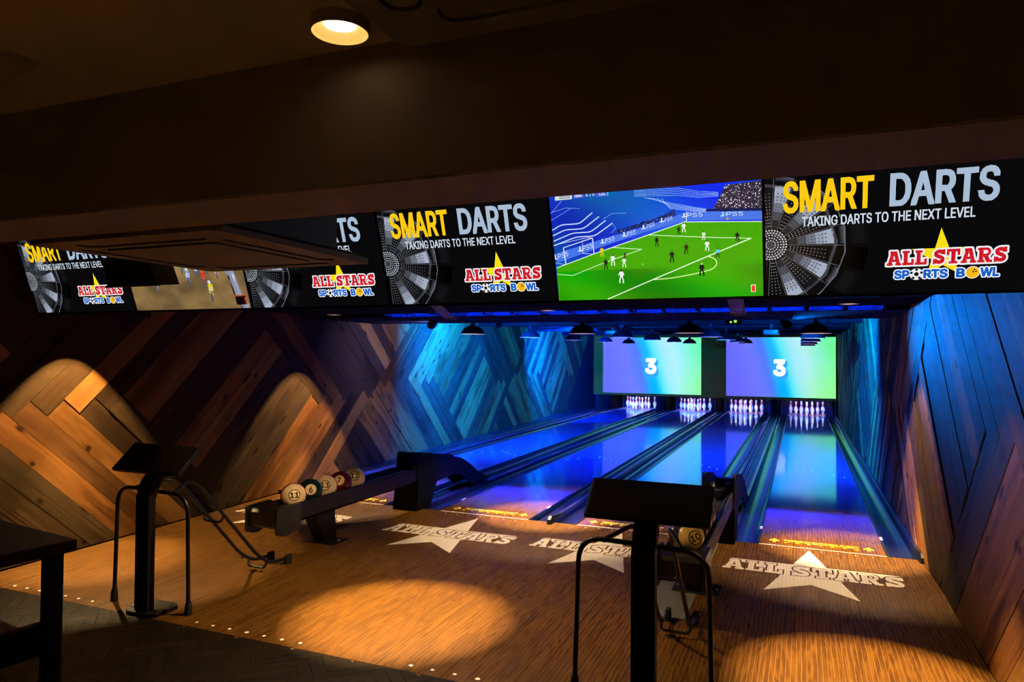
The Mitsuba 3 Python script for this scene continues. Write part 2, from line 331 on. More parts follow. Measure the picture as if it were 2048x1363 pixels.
def wall_planks(s_lo, s_hi):
    """(polygon, sign) of every board in the wall's own plane (s along the wall, z up)."""
    out = []; frame = sbox(s_lo, 0.012, s_hi, ZTOP)
    for k in range(4):
        Xa, La, Ub = PER[k]; Xb = XE[k + 1]
        n1 = max(1, round((La - Xa) / PITCHP)); p1 = (La - Xa) / n1      # the arrows that point left
        n2 = max(1, round((Xb - Ub) / PITCHP)); p2 = (Xb - Ub) / n2      # the arrows that point right
        n3 = max(1, round((Ub - La) / PITCHP)); p3 = (Ub - La) / n3      # the boards that pass straight through
        for i in range(n1):
            s0, s1 = Xa + i * p1, Xa + (i + 1) * p1
            out.append((strip(s0, s1, 1).intersection(half(s1, -1, 1)).intersection(half(Ub, -1, -1)), 1))
            lower = strip(s0, s1, -1).intersection(half(s0, 1, 1)).intersection(sbox(-40, -9, 40, 9))
            out.append((lower, -1))
        for i in range(1, 9):                                            # boards below the crossing
            out.append((strip(Xa - i * p1, Xa - (i - 1) * p1, -1).intersection(half(Xa, 1, 1)).intersection(sbox(-40, -9, 40, ZM)), -1))
        for i in range(n3):
            s0, s1 = La + i * p3, La + (i + 1) * p3
            out.append((strip(s0, s1, 1).intersection(half(La, -1, 1)).intersection(half(Ub, -1, -1)), 1))
        for i in range(n2):
            s0, s1 = Ub + i * p2, Ub + (i + 1) * p2
            out.append((strip(s0, s1, -1).intersection(half(s1, 1, -1)).intersection(half(Xb, 1, -1)), -1))
            out.append((strip(s0, s1, 1).intersection(half(s0, -1, -1)).intersection(half(La, -1, 1)), 1))
        for i in range(1, 9):                                            # boards above the crossing
            out.append((strip(Xb + (i - 1) * p2, Xb + i * p2, -1).intersection(half(Xb, 1, -1)).intersection(sbox(-40, ZM, 40, 9)), -1))
    return [(q.intersection(frame), s) for q, s in out]
def build_wall(side, key, s_lo, s_hi, seed):
    r = np.random.default_rng(seed); n = 0; taken = None
    for q, sgn in wall_planks(s_lo, s_hi):
        if q.is_empty: continue
        q = q.buffer(-0.0016, join_style=2)
        for g in getattr(q, 'geoms', [q]):
            if g.geom_type != 'Polygon' or g.area < 0.004: continue
            n += 1; h = 0.012 + 0.012 * r.random() + (0.008 if r.random() < 0.15 else 0)
            m = trimesh.creation.extrude_polygon(g, h, engine='earcut'); v = m.vertices.copy()
            a = sgn * ANG; uu = v[:, 0] * cos(a) + v[:, 1] * sin(a); vv = -v[:, 0] * sin(a) + v[:, 1] * cos(a)
            uv = np.stack([uu + 17.3 * n, vv - vv.mean() + 1.5 + 3.0 * (n + seed * 400)], 1)
            xw = (np.array([xl(s) for s in v[:, 0]]) + v[:, 2]) if side < 0 else X_R - v[:, 2]
            m.vertices = np.stack([xw, v[:, 0], v[:, 1]], 1)
            if side > 0: m.invert()
            add(key + '__plank', m, 'wall_plank_wood', uv=uv)
add('wall_left', trimesh.Trimesh([(xl(y) - dx, y, z) for dx in (0, 0.15) for y in (-9.0, 17.6) for z in (-0.05, 2.7)], [(0, 2, 3), (0, 3, 1), (4, 5, 7), (4, 7, 6), (0, 1, 5), (0, 5, 4), (2, 6, 7), (2, 7, 3), (1, 3, 7), (1, 7, 5), (0, 4, 6), (0, 6, 2)], process=False), 'black_paint', kind='structure', label='left wall clad in diagonal wood planks in a chevron pattern')
add('wall_right', box(X_R, X_R + 0.15, -9.0, 17.6, -0.05, 2.7), 'black_paint', kind='structure', label='right wall clad in diagonal wood planks in a chevron pattern')
build_wall(-1, 'wall_left', -6.6, 16.9, 1)
build_wall(1, 'wall_right', -5.0, 16.9, 2)
add('wall_back', box(-9, 2.6, -9.0, -8.9, 0, 2.7), 'black_paint', kind='structure', label='dark wall behind the camera')
add('wall_end', box(-7.2, 1.2, 17.5, 17.6, -0.6, 2.7), 'black_paint', kind='structure', label='dark wall behind the pin decks')

add('ceiling', cat(box(-9, 2.6, -9, -5.2, 2.56, 2.7), box(-9, 2.6, -5.2, -3.0, 2.62, 2.7)), 'ceiling_paint', kind='structure', label='dark painted ceiling')
add('ceiling__lane_panel', box(-7.2, 1.2, 2.3, 17.6, 2.43, 2.7), 'lane_ceiling', label='dark ceiling above the lanes')
add('ceiling__soffit', cat(box(-7.0, X_R, -2.98, 0.50, SOFFIT, 2.7)), 'dark_ceiling', label='black lowered soffit behind the row of screens')
add('ceiling__trim_beam', cat(cbox(-7.0, X_R, 0.70, 2.30, 2.195, 2.7, 0.006)), 'drop_paint', label='second dark ceiling drop behind the soffit')
add('ceiling__slot_lid', cat(box(-7.0, X_R, 0.49, 0.72, 2.64, 2.7)), 'dark_ceiling')
add('ceiling__beam', cbox(-9, X_R, -5.37, -5.05, 2.187, 2.7, 0.006), 'beam_paint', label='deep painted ceiling beam across the top of the view')
for i, y in enumerate((4.10, 6.4, 9.7, 12.8)):
    add('ceiling__joist', cbox(-7.2, X_R, y, y + 0.12, 2.33, 2.44, 0.004), 'dark_ceiling', label='thin ceiling joist above the lanes')

# blue strips: one behind the soffit, the others on the far faces of the ceiling joists
def strip_light(x0, x1, y, z, power, aim, label):
    k = name('led_strip'); tag(k, label, 'led strip light')
    ch = cbox(x0, x1, y - 0.03, y + 0.03, z, z + 0.035, 0.003)
    add(k + '__channel', ch, 'black_metal')
    m = trimesh.Trimesh([(x0 + 0.02, -0.02, 0), (x1 - 0.02, -0.02, 0), (x1 - 0.02, 0.02, 0), (x0 + 0.02, 0.02, 0)], [(0, 2, 1), (0, 3, 2)], process=False)
    m = move(rot(m, aim, (1, 0, 0)), 0, y + 0.012 * (aim > 0), z - 0.004 - 0.014 * (aim > 0))
    e = mikit.ply(m, 'white_plastic', smooth=False); e['emitter'] = {'type': 'area', 'radiance': {'type': 'rgb', 'value': [float(v) for v in BLUE * power * BLUE_POWER * GAIN]}, 'sampling_weight': 2.0}
    add(k + '__diffuser', e, None)
for _x in np.arange(-4.98, 0.7, 0.3475): add('ceiling__slot_block', box(_x - 0.02, _x + 0.02, 0.505, 0.695, SOFFIT - 0.02, 2.58), 'dark_ceiling')
strip_light(-4.94, 0.54, 0.532, 2.60, 6.5, 0, 'blue strip light in the slot behind the black soffit')
strip_light(-5.7, 0.50, 4.27, 2.392, 1.25, 0, 'blue strip light on the nearest ceiling joist')
strip_light(-6.2, 0.70, 6.56, 2.392, 0.42, 0, 'blue strip light on the second ceiling joist')
strip_light(-6.3, 0.70, 9.86, 2.392, 0.10, 0, 'blue strip light on the third ceiling joist')

for a, b, c, w in WASH:
    t = name('wash_light'); tag(t, 'small black can light washing the ' + w + ' in blue', 'wash light')
    d = np.array(b) - np.array(a); d = d / np.linalg.norm(d); M = trimesh.geometry.align_vectors([0, 0, 1], d)
    can = lathe([(0.0, -0.14), (0.04, -0.14), (0.055, -0.10), (0.060, 0.0), (0.054, 0.0), (0.050, -0.09), (0.0, -0.095)], 20); can.apply_transform(M); can.apply_translation(np.array(a) - d * 0.01)
    add(t + '__can', can, 'black_metal', smooth=30)
    q = np.array(a) - d * 0.10; add(t + '__yoke', tube([q, q + (0, 0, 0.05), (q[0], q[1], 2.43 if a[1] > 2.4 else 2.2)], 0.010, 8), 'black_metal')

gloss('deck_wood', (0.50, 0.30, 0.24), 0.05)
# ---------------------------------------------------------------- lanes, gutters, caps
YE = 16.75
def warning(c):
    a = text('WARNING SLIPPERY FLOOR', 0.05, True); a = fit(a, c - 0.32, c + 0.32, 0.205, 0.250)
    b = fit(text('DO NOT CROSS THE WHITE LINE', 0.03, True), c - 0.28, c + 0.28, 0.165, 0.190)
    g = [a, b]
    for s in (-1, 1):
        t = Polygon([(c + s * 0.40 - 0.05, 0.17), (c + s * 0.40 + 0.05, 0.17), (c + s * 0.40, 0.26)])
        g += [t.difference(t.buffer(-0.012)), sbox(c + s * 0.40 - 0.006, 0.19, c + s * 0.40 + 0.006, 0.225)]
    g += [affinity.scale(Point(c + k * 0.1, 0.14).buffer(0.014, 6), 1, 1) for k in range(-4, 5)]
    return unary_union(g)
for k, c in enumerate(LX):
    t = name('bowling_lane'); tag(t, f'{LN[k]} of the four glossy blue-lit bowling lanes', 'bowling lane')
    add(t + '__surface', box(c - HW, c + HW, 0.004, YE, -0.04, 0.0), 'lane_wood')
    add(t + '__foul_line', sheet(sbox(c - HW, -0.004, c + HW, 0.012), 0.0), 'foul_white')
    add(t + '__warning_text', sheet(warning(c), 0.0), 'yellow_print', label='yellow warning text and triangles')
    for j in range(7):
        o = (j - 3) * 0.137; y = 4.76 - abs(j - 3) * 0.152
        add(t + '__arrow', sheet(Polygon([(c + o - 0.012, y - 0.06), (c + o + 0.012, y - 0.06), (c + o, y + 0.10)]), 0.0), 'foul_white')
    add(t + '__pin_deck', sheet(sbox(c - HW, 15.35, c + HW, 16.74), 0.0), 'deck_wood')

def gutter_profile(x0, x1):
    m = (x0 + x1) / 2; w = (x1 - x0) / 2
    a = [(m - w * cos(t), -0.012 - 0.082 * sin(t)) for t in np.linspace(0, pi, 15)]
    b = [(m + (w + 0.006) * cos(t), -0.018 - 0.088 * sin(t)) for t in np.linspace(0, pi, 15)]
    return Polygon(a + b).buffer(0)
GW = 0.235
for k, c in enumerate(LX):
    for s in (-1, 1):
        x0, x1 = sorted((c + s * (HW + 0.001), c + s * (HW + GW)))
        t = name('gutter'); side = 'left' if s < 0 else 'right'
        tag(t, f'dark glossy gutter along the {side} side of the {LN[k]} lane', 'gutter')
        add(t + '__channel', along_y(gutter_profile(x0, x1), 0.003, YE), 'gutter_plastic', smooth=35)
        e = c + s * (HW + 0.012)
        add(t + '__edge_strip', cbox(e - 0.010, e + 0.010, 0.0, YE, -0.035, 0.010, 0.003), 'cap_plastic')
        if s * (k - 1.5) != 9:
            st = sheet(sbox(-0.012, -0.06, 0.012, 0.06), 0.0); add(t + '__sticker', move(st, e, 0.62, 0.0102), 'sticker_print', label='small printed sticker')
def sticker(p, n, uv):
    r = cell_rand(dr.floor(p.x * 260), dr.floor(p.y * 70), 3)
    return mix(mix((0.75, 0.70, 0.68), (0.75, 0.12, 0.20), dr.select(r > 0.6, 1.0, 0.0)), (0.15, 0.35, 0.6), dr.select(r > 0.85, 1.0, 0.0))
plain('sticker_print', mikit.proc(sticker), 0.4)
def rail(key, x, label, y0=-0.10, w=0.027, cat_='lane divider', end=True):
    t = name(key); tag(t, label, cat_)
    pr = Polygon([(x - w, -0.03), (x + w, -0.03), (x + w, 0.012), (x + w * 0.6, 0.042), (x - w * 0.6, 0.042), (x - w, 0.012)]).buffer(0.003, quad_segs=2)
    add(t + '__rail', along_y(pr, 0.02, 15.32), 'cap_plastic', smooth=40)
    if end:
        kn = cat(hull([(x + sx * w * f, y, z) for sx in (-1, 1) for (y, z, f) in ((y0, 0.0, .7), (y0 - 0.01, 0.012, .8), (y0, 0.045, .6), (y0 + 0.05, 0.075, .6), (y0 + 0.11, 0.055, .7), (0.24, 0.046, .7), (0.24, 0.0, 1), (y0 + 0.03, 0.0, 1.1))]))
        add(t + '__end_knob', kn, 'black_gloss', label='black rounded end piece')
    return t
rail('lane_divider', -2.5595, 'black divider rail with a rounded knob between the two middle lanes')
rail('lane_divider', 0.788, 'black divider rail with a rounded knob against the right wall', y0=-0.11, w=0.024)
t = name('lane_divider'); tag(t, 'wide black ledge between the left wall and the leftmost lane', 'lane divider')
pr = Polygon([(-5.900, -0.03), (-5.900, 0.012), (-5.93, 0.045), (-6.0, 0.05), (-6.13, 0.05), (-6.13, -0.03)])
m = along_y(pr, 0.0, 15.32); v = m.vertices.copy(); f = (v[:, 0] < -6.05); v[f, 0] = np.array([xl(y) + 0.03 for y in v[f, 1]]); m.vertices = v
add(t + '__ledge', m, 'cap_plastic')
add(t + '__trim_line', along_y(Polygon([(-6.06, 0.05), (-6.04, 0.05), (-6.045, 0.062), (-6.055, 0.062)]), 0.0, 15.32), 'black_gloss')
for k, (a, b, lb) in enumerate(((LX[0] + HW + GW, LX[1] - HW - GW, 'two left lanes'), (LX[2] + HW + GW, LX[3] - HW - GW, 'two right lanes'))):
    m_ = (a + b) / 2; t = name('ball_track'); tag(t, f'ribbed black ball track cover between the {lb}', 'ball track')
    add(t + '__cover', along_y(Polygon([(a, -0.04), (b, -0.04), (b, 0.020), (b - 0.03, 0.034), (b - 0.05, 0.034), (b - 0.06, 0.010), (m_ + 0.02, 0.008), (m_ - 0.02, 0.008), (a + 0.06, 0.010), (a + 0.05, 0.034), (a + 0.03, 0.034), (a, 0.020)]), 0.22, 15.32), 'cap_plastic')
    for o in (-0.045, -0.012, 0.012, 0.045):
        add(t + '__rib', along_y(Polygon([(m_ + o - 0.006, 0.008), (m_ + o + 0.006, 0.008), (m_ + o + 0.004, 0.030), (m_ + o - 0.004, 0.030)]), 0.22, 15.32), 'gutter_plastic')

# pin deck surroundings
for i, x in enumerate((-6.02, -4.244, -2.56, -0.884, 0.79)):
    k = name('kickback'); lbs = ('between the left wall and the leftmost lane', 'between the two left lanes', 'between the two middle lanes', 'between the two right lanes', 'between the rightmost lane and the right wall')
    tag(k, 'dark pin deck side panel ' + lbs[i], 'kickback panel')
    w = 0.012 if i in (2, 4) else 0.10
    add(k + '__panel', cbox(x - w, min(x + w, X_R - 0.026), 15.37, 17.45, -0.3, 1.6, 0.004), 'matte_black')
    add(k + '__edge_post', cbox(x - w - 0.004, min(x + w + 0.004, X_R - 0.024), 15.33, 15.369, 0.0, 0.47, 0.003), 'matte_black')
for k, c in enumerate(LX):
    xs = np.linspace(c - 0.74, c + 0.74, 41); pl = [(x, 17.05 + 0.02 * sin(i * 1.3)) for i, x in enumerate(xs)]
    add(name('pit_curtain'), prism(LineString(pl).buffer(0.006), 1.7).apply_translation((0, 0, -0.2)), 'curtain_blue', smooth=40, label=f'dark blue pit curtain behind the pins of the {LN[k]} lane', cat='curtain')
    add(name('pit_floor'), cbox(c - 0.75, c + 0.75, 16.78, 17.45, -0.28, -0.2), 'rubber', label=f'black pit floor behind the {LN[k]} lane', cat='pit floor')

for k, c in enumerate(LX):
    t = name('pin_light'); tag(t, f'lavender light tube hidden behind the masking panel above the {LN[k]} pin deck', 'light tube')
    add(t + '__holder', cbox(c - 0.55, c + 0.55, 15.365, 15.385, 0.52, 0.60, 0.003), 'white_plastic')
    m = trimesh.Trimesh([(c - 0.5, 15.39, 0.58), (c + 0.5, 15.39, 0.58), (c + 0.5, 15.405, 0.53), (c - 0.5, 15.405, 0.53)], [(0, 1, 2), (0, 2, 3)], process=False)
    e = mikit.ply(m, 'white_plastic'); e['emitter'] = {'type': 'area', 'radiance': {'type': 'rgb', 'value': [130.0 * GAIN, 95.0 * GAIN, 120.0 * GAIN]}, 'sampling_weight': 0.5}
    add(t + '__tube', e, None)

# pins
PP = [(0, 0), (0.0183, 0), (0.0258, 0.004), (0.0285, 0.02), (0.0370, 0.057), (0.0500, 0.0857), (0.0580, 0.105), (0.0605, 0.1143), (0.0595, 0.135), (0.0530, 0.165), (0.0420, 0.195), (0.0300, 0.220), (0.0240, 0.242), (0.0228, 0.254), (0.0240, 0.275), (0.0290, 0.312), (0.0323, 0.343), (0.0305, 0.362), (0.0220, 0.376), (0.0100, 0.381), (0, 0.381)]
pin = lathe(PP, 20); z = pin.vertices[:, 2]
red = ((z > 0.236) & (z < 0.249)) | ((z > 0.262) & (z < 0.284))
zz = np.concatenate([np.linspace(a[1], b[1], 4)[:-1] for a, b in zip(PP, PP[1:])]); rr = np.concatenate([np.linspace(a[0], b[0], 4)[:-1] for a, b in zip(PP, PP[1:])])
pin = lathe(list(zip(rr, zz)) + [PP[-1]], 20); z = pin.vertices[:, 2]
red = ((z > 0.222) & (z < 0.240)) | ((z > 0.255) & (z < 0.285))
PROW = ('alone at the front', 'second row, ', 'third row, ', 'back row, '); PCOL = ([''], ['left one', 'right one'], ['left one', 'middle one', 'right one'], ['far left', 'second from left', 'second from right', 'far right'])
pin_ply = mikit.ply(pin, 'vertex_paint', smooth=True, color=np.where(red[:, None], [0.70, 0.03, 0.06], [0.86, 0.84, 0.82]))
for k, c in enumerate(LX):
    for row in range(4):
        for j in range(row + 1):
            add(name('bowling_pin'), {**pin_ply, 'to_world': T().translate([c + (j - row / 2) * 0.3048, 15.81 + row * 0.264, 0.001])}, None,
                label=f'white red-striped pin, {PROW[row]}{PCOL[row][j]}, at the end of the {LN[k]} lane', cat='bowling pin', group=f'pins of the {LN[k]} lane')

# ---------------------------------------------------------------- screens: flat pictures of coloured emitting shapes
class Picture:
    """Coloured flat shapes in the unit of a screen W x H, each layer a hair in front of the last."""
    def __init__(self, W, H): self.W, self.H, self.v, self.f, self.c, self.n, self.lay = W, H, [], [], [], 0, 0
    def put(self, v, f, c):
        if len(v) == 0: return
        v = np.asarray(v, float); self.v.append(np.c_[v[:, 0], v[:, 1], np.full(len(v), self.lay * 0.00035)]); self.f.append(np.asarray(f) + self.n)
        self.c.append(np.broadcast_to(np.asarray(c, float), (len(v), 3))); self.n += len(v)
    def up(self): self.lay += 1
    def shape(self, poly, rgb, clip=True):
        if clip: poly = poly.intersection(sbox(0, 0, self.W, self.H))
        if poly.is_empty: return
        if poly.geom_type == 'GeometryCollection': poly = unary_union([g for g in poly.geoms if 'Polygon' in g.geom_type])
        v, f = tri(poly); self.put(v, f, lin(*rgb))
    def grid(self, fn, nx=48, ny=27, u0=0, u1=1, v0=0, v1=1):
        us, vs = np.meshgrid(np.linspace(u0, u1, nx + 1), np.linspace(v0, v1, ny + 1)); c = fn(us.ravel(), vs.ravel())
        i = np.arange(nx * ny); a = i // nx * (nx + 1) + i % nx; F = np.vstack([np.c_[a, a + 1, a + nx + 2], np.c_[a, a + nx + 2, a + nx + 1]])
        s = np.asarray(c, float) / 255; s = np.where(s <= 0.04045, s / 12.92, ((s + 0.055) / 1.055) ** 2.4)
        self.put(np.c_[us.ravel() * self.W, vs.ravel() * self.H], F, np.zeros(3)); self.c[-1] = s
    def mesh(self): return trimesh.Trimesh(np.vstack(self.v), np.vstack(self.f), process=False), np.vstack(self.c)
def emit(m, c, power, bsdf='glass_black', weight=0.8):
    e = mikit.ply(m, bsdf, color=c * power * GAIN)
    e['emitter'] = {'type': 'area', 'radiance': {'type': 'mesh_attribute', 'name': 'vertex_color'}, 'sampling_weight': weight}
    return e
def grad(us, stops):
    x = [s[0] for s in stops]; return np.stack([np.interp(us, x, [s[1][k] for s in stops]) for k in range(3)], -1)

TW, TH = 1.095, 0.616
def darts_picture():
    P = Picture(TW, TH); W, H = TW, TH
    P.shape(sbox(0, 0, W, H), (8, 8, 10)); P.up()
    bx, by = 0.022 * W, 0.42 * H
    ring = lambda r0, r1, a0, a1: Polygon([(bx + r0 * cos(a), by + r0 * sin(a)) for a in np.linspace(a0, a1, 7)] + [(bx + r1 * cos(a), by + r1 * sin(a)) for a in np.linspace(a1, a0, 7)])
    R = 0.36 * W
    for i in range(-5, 6):
        a0, a1 = math.radians(i * 18 - 3), math.radians(i * 18 + 15); light = i % 2 == 0
        for r0, r1, g in ((0.075, 0.262, 1.0), (0.280, 0.305, 0.75), (0.315, 0.40, 0.6)):
            n = 5
            for q in range(n):
                A, B = r0 + (r1 - r0) * q / n, r0 + (r1 - r0) * (q + 1) / n
                fall = max(0.0, 1 - max(0, (A + B) / 2 - 0.22) / 0.19); L = ((38 + 205 * (q / n)) if light else 15 + 10 * (i % 4 == 1)) * g * fall
                P.shape(ring(A * W, B * W, a0 + 0.025, a1 - 0.025), (L * 0.92, L * 0.97, L * 1.08))
    P.shape(ring(0.264 * W, 0.278 * W, -1.7, 1.7), (64, 66, 72)); P.shape(ring(0.307 * W, 0.312 * W, -1.2, 0.9), (110, 112, 120)); P.up()
    for i in range(-5, 6):
        for q in range(11):
            for w in range(3):
                r = (0.085 + 0.0145 * q) * W; a = math.radians(i * 18 + 1 + 4.4 * w)
                L = (215 if i % 2 else 60) * (1 - 0.6 * q / 11)
                P.shape(Point(bx + r * cos(a), by + r * sin(a)).buffer(0.0017 * W + 0.00012 * W * q, 2), (L, L, L * 1.05))
    for i in range(-5, 7):
        a = math.radians(i * 18 - 3); P.shape(LineString([(bx + 0.07 * W * cos(a), by + 0.07 * W * sin(a)), (bx + 0.30 * W * cos(a), by + 0.30 * W * sin(a))]).buffer(0.0014 * W), (92, 96, 104))
    P.up()
    for r, n, s in ((0.066, 34, 0.0042), (0.055, 28, 0.004), (0.044, 22, 0.0036), (0.032, 18, 0.0036), (0.020, 12, 0.003)):
        P.shape(Point(bx, by).buffer(r * W + 0.005 * W, 12), (18, 19, 22) if n % 4 else (60, 62, 68)); P.up()
        for k in range(n):
            a = 2 * pi * k / n; P.shape(Point(bx + r * W * cos(a), by + r * W * sin(a)).buffer(s * W, 2), (190, 195, 205))
        P.up()
    bold = lambda s, u0, u1, v0, v1, b: fit(affinity.scale(text(s, 1.0), 0.56, 1, origin=(0, 0)).simplify(0.008).buffer(b, join_style=2, mitre_limit=1.6), u0 * W, u1 * W, v0 * H, v1 * H)
    P.shape(bold('SMART', 0.074, 0.435, 0.664, 0.915, 0.036), (252, 202, 18)); P.shape(bold('DARTS', 0.494, 0.885, 0.664, 0.915, 0.036), (168, 188, 210))
    P.shape(bold('TAKING DARTS TO THE NEXT LEVEL', 0.152, 0.808, 0.553, 0.632, 0.026), (205, 216, 228))
    P.shape(star([(0.69 * W, 0.490 * H), (0.808 * W, 0.337 * H), (0.765 * W, 0.135 * H), (0.645 * W, 0.135 * H), (0.583 * W, 0.337 * H)]), (248, 224, 24)); P.up()
    S = [fit(MultiPolygon([g for s in SW for g in getattr(s, 'geoms', [s])]), 0.492 * W, 0.926 * W, 0.215 * H, 0.325 * H)][0]
    P.shape(S.buffer(0.0075 * W, join_style=1), (238, 236, 238)); P.up(); P.shape(S, (206, 20, 36)); P.up()
    for g in getattr(S, 'geoms', [S]):
        a, b, c, d = g.bounds
        for x in np.arange(a + 0.006, c, 0.0125):
            for y in np.arange(b + 0.006, d, 0.0125):
                if g.contains(Point(x, y).buffer(0.0035)): P.shape(Point(x, y).buffer(0.0013, 2), (250, 200, 90))
    word = lambda s, u0, u1: fit(text(s, 1.0, True).buffer(0.05), u0 * W, u1 * W, 0.108 * H, 0.178 * H)
    pieces = [word('SP', 0.522, 0.580), word('RTS', 0.632, 0.722), word('B', 0.752, 0.784), word('WL', 0.838, 0.905)]
    U = unary_union(pieces); o1, o2 = Point(0.606 * W, 0.143 * H).buffer(0.0235 * W), Point(0.811 * W, 0.143 * H).buffer(0.0235 * W)
    P.shape(U.buffer(0.0048 * W), (245, 245, 248)); P.shape(o1.buffer(0.002 * W), (235, 235, 235)); P.shape(o2.buffer(0.003 * W), (245, 245, 245)); P.up()
    P.shape(U, (28, 96, 200)); P.shape(o2, (245, 186, 24)); P.up()
    P.shape(Point(0.606 * W, 0.143 * H).buffer(0.009 * W, 2), (20, 20, 20))
    for k in range(5): P.shape(Point(0.606 * W + 0.020 * W * sin(k * 1.2566), 0.143 * H + 0.020 * W * cos(k * 1.2566)).buffer(0.0055 * W, 2), (20, 20, 20))
    for dx, dy in ((0.006, 0.012), (0.012, 0.004), (0.002, 0.003)): P.shape(Point((0.811 + dx) * W, 0.143 * H + dy * W).buffer(0.0032 * W, 3), (30, 20, 10))
    return P
def football_picture():
    P = Picture(TW, TH); W, H = TW, TH
    def q(x, y):
        a, b = 25 + 110 * (y - 110) / 932, 1962 + 25 * y / 992; u = (x - a) / (b - a); return (u * W, (1042 - 50 * u - y) / (1002 + 95 * u) * H)
    line = lambda pts, w: LineString([q(*p) for p in pts]).buffer(w * W / 1900 / 2, cap_style=2)
    def field(u, v):
        b = 60 + 60 * np.sin(9 * u + 4 * v) * np.sin(5 * v) ; return np.stack([np.full_like(u, 8) + 14 * v, 62 + 26 * np.sin(7 * u + 6 * v) + 8 * v, 205 + 30 * np.sin(5 * u - 3 * v)], -1)
    P.grid(field, 40, 24); P.up()
    P.shape(Polygon([q(105, 735), q(560, 570), q(985, 432), q(1325, 315), q(1970, 318), q(1990, 1000), q(135, 1050)]), (62, 170, 8)); P.up()
    P.grid(lambda u, v: np.stack([38 + 40 * (u - 0.3) * 0.6 + 18 * np.sin(14 * v + 6 * u), 150 + 38 * u * v + 20 * np.sin(9 * u + 5 * v), 6 + 6 * u], -1), 30, 14, 0.005, 0.997, 0.0, 0.27); P.up()
    P.shape(Polygon([q(100, 600), q(500, 485), q(985, 350), q(1230, 262), q(1330, 225), q(1968, 222), q(1968, 302), q(1325, 305), q(985, 395), q(500, 555), q(105, 690)]), (72, 118, 232)); P.up()
    for pts, w in (([(1325, 318), (1970, 318)], 7), ([(105, 735), (470, 605), (985, 432), (1325, 312)], 8), ([(985, 432), (1500, 455), (1880, 466)], 6), ([(1880, 466), (1520, 625), (1030, 842), (610, 1028)], 10), ([(110, 793), (268, 805), (540, 698), (925, 562), (650, 545)], 6)):
        P.shape(line(pts, w), (236, 245, 225))
    P.shape(line(bend([(*p, 0) for p in [(1520, 625), (1585, 655), (1598, 700), (1560, 745), (1420, 785), (1200, 828), (1030, 842)]], 60)[:, :2], 9), (225, 245, 170))
    for k, (ax, ay, bx, by, cx, cy) in enumerate(((58, 390, 230, 330, 455, 232), (65, 440, 270, 375, 520, 266), (72, 490, 340, 405, 585, 300), (75, 530, 380, 440, 650, 325))):
        P.shape(line(bend([(ax, ay, 0), (bx - 80, by + 10, 0), (bx, by + 6, 0), (bx + 100, by, 0), (cx, cy, 0)], 40)[:, :2], 11), (196, 214, 250))
    for k in range(5):
        P.shape(line([(850, 40 + 12 * k), (1250, 20 + 16 * k), (1430, 50 + 13 * k), (1600, 60 + 8 * k)], 4), (150, 190, 250)); P.shape(line([(940 + 40 * k, 100 + 2 * k), (1180, 150 + 12 * k), (1400, 190 + 8 * k), (1500, 205 + 6 * k)], 4), (170, 205, 250))
    for pts in ([(40, 235), (190, 190), (330, 195)], [(48, 300), (170, 235), (240, 195)], [(45, 240), (150, 128)], [(560, 290), (640, 240), (780, 235)], [(640, 415), (680, 370), (650, 330)]): P.shape(line(pts, 5), (120, 165, 240))
    r = np.random.default_rng(3); st = Polygon([q(1660, 0), q(1962, -40), q(1968, 205), q(1560, 205)])
    P.shape(st, (52, 44, 62)); P.up()
    for _ in range(420):
        x, y = r.uniform(1560, 1966), r.uniform(-20, 200); p = q(x, y)
        if st.contains(Point(p)): P.shape(Point(p).buffer(r.uniform(2, 6.5) * W / 1900, 2), [(225, 220, 225), (190, 170, 180), (120, 90, 90), (60, 60, 90), (235, 235, 240), (40, 40, 70)][r.integers(6)])
    P.shape(Polygon([q(1500, 205), q(1968, 200), q(1968, 224), q(1490, 226)]), (18, 26, 80)); P.shape(Polygon([q(690, 395), q(1090, 270), q(1220, 200), q(1230, 262), q(985, 345), q(700, 425)]), (20, 48, 150)); P.up()
    for _ in range(110):
        t = r.random(); x = 700 + 520 * t; y = 405 - 165 * t + r.uniform(-14, 10); P.shape(Point(q(x, y)).buffer(r.uniform(4, 8) * W / 1900, 2), [(12, 14, 24), (30, 34, 60), (90, 110, 150), (10, 10, 16)][r.integers(4)])
    ps = text('PS5', 1.0)
    for x0, y0, x1, y1, h in ((585, 508, 672, 478, 42), (790, 445, 868, 420, 40), (970, 378, 1042, 352, 36), (1135, 318, 1203, 296, 34), (1335, 275, 1468, 270, 34), (1672, 268, 1812, 264, 34), (368, 580, 460, 548, 46), (120, 655, 222, 622, 46)):
        a, b = q(x0, y0), q(x1, y1); w = b[0] - a[0]; hh = h / 1000 * H; g = fit(ps, 0, w, 0, hh); g = affinity.affine_transform(g, [1, 0, (b[1] - a[1]) / w, 1, a[0], a[1]])
        P.shape(g, (222, 232, 252)); P.shape(affinity.translate(Polygon([(-0.020, 0), (-0.012, 0), (-0.012, hh), (-0.020, hh)]).union(sbox(-0.028, 0, -0.004, hh * 0.25)), a[0], a[1]), (222, 232, 252))
    for pts, w in (([(172, 550), (200, 702)], 12), ([(172, 548), (458, 458)], 9), ([(458, 456), (474, 606)], 10), ([(75, 525), (410, 455), (458, 458)], 5), ([(360, 600), (474, 606)], 5), ([(98, 690), (200, 702)], 5), ([(360, 478), (364, 600)], 4), ([(1327, 228), (1327, 310)], 8)): P.shape(line(pts, w), (214, 222, 236))
    P.up()
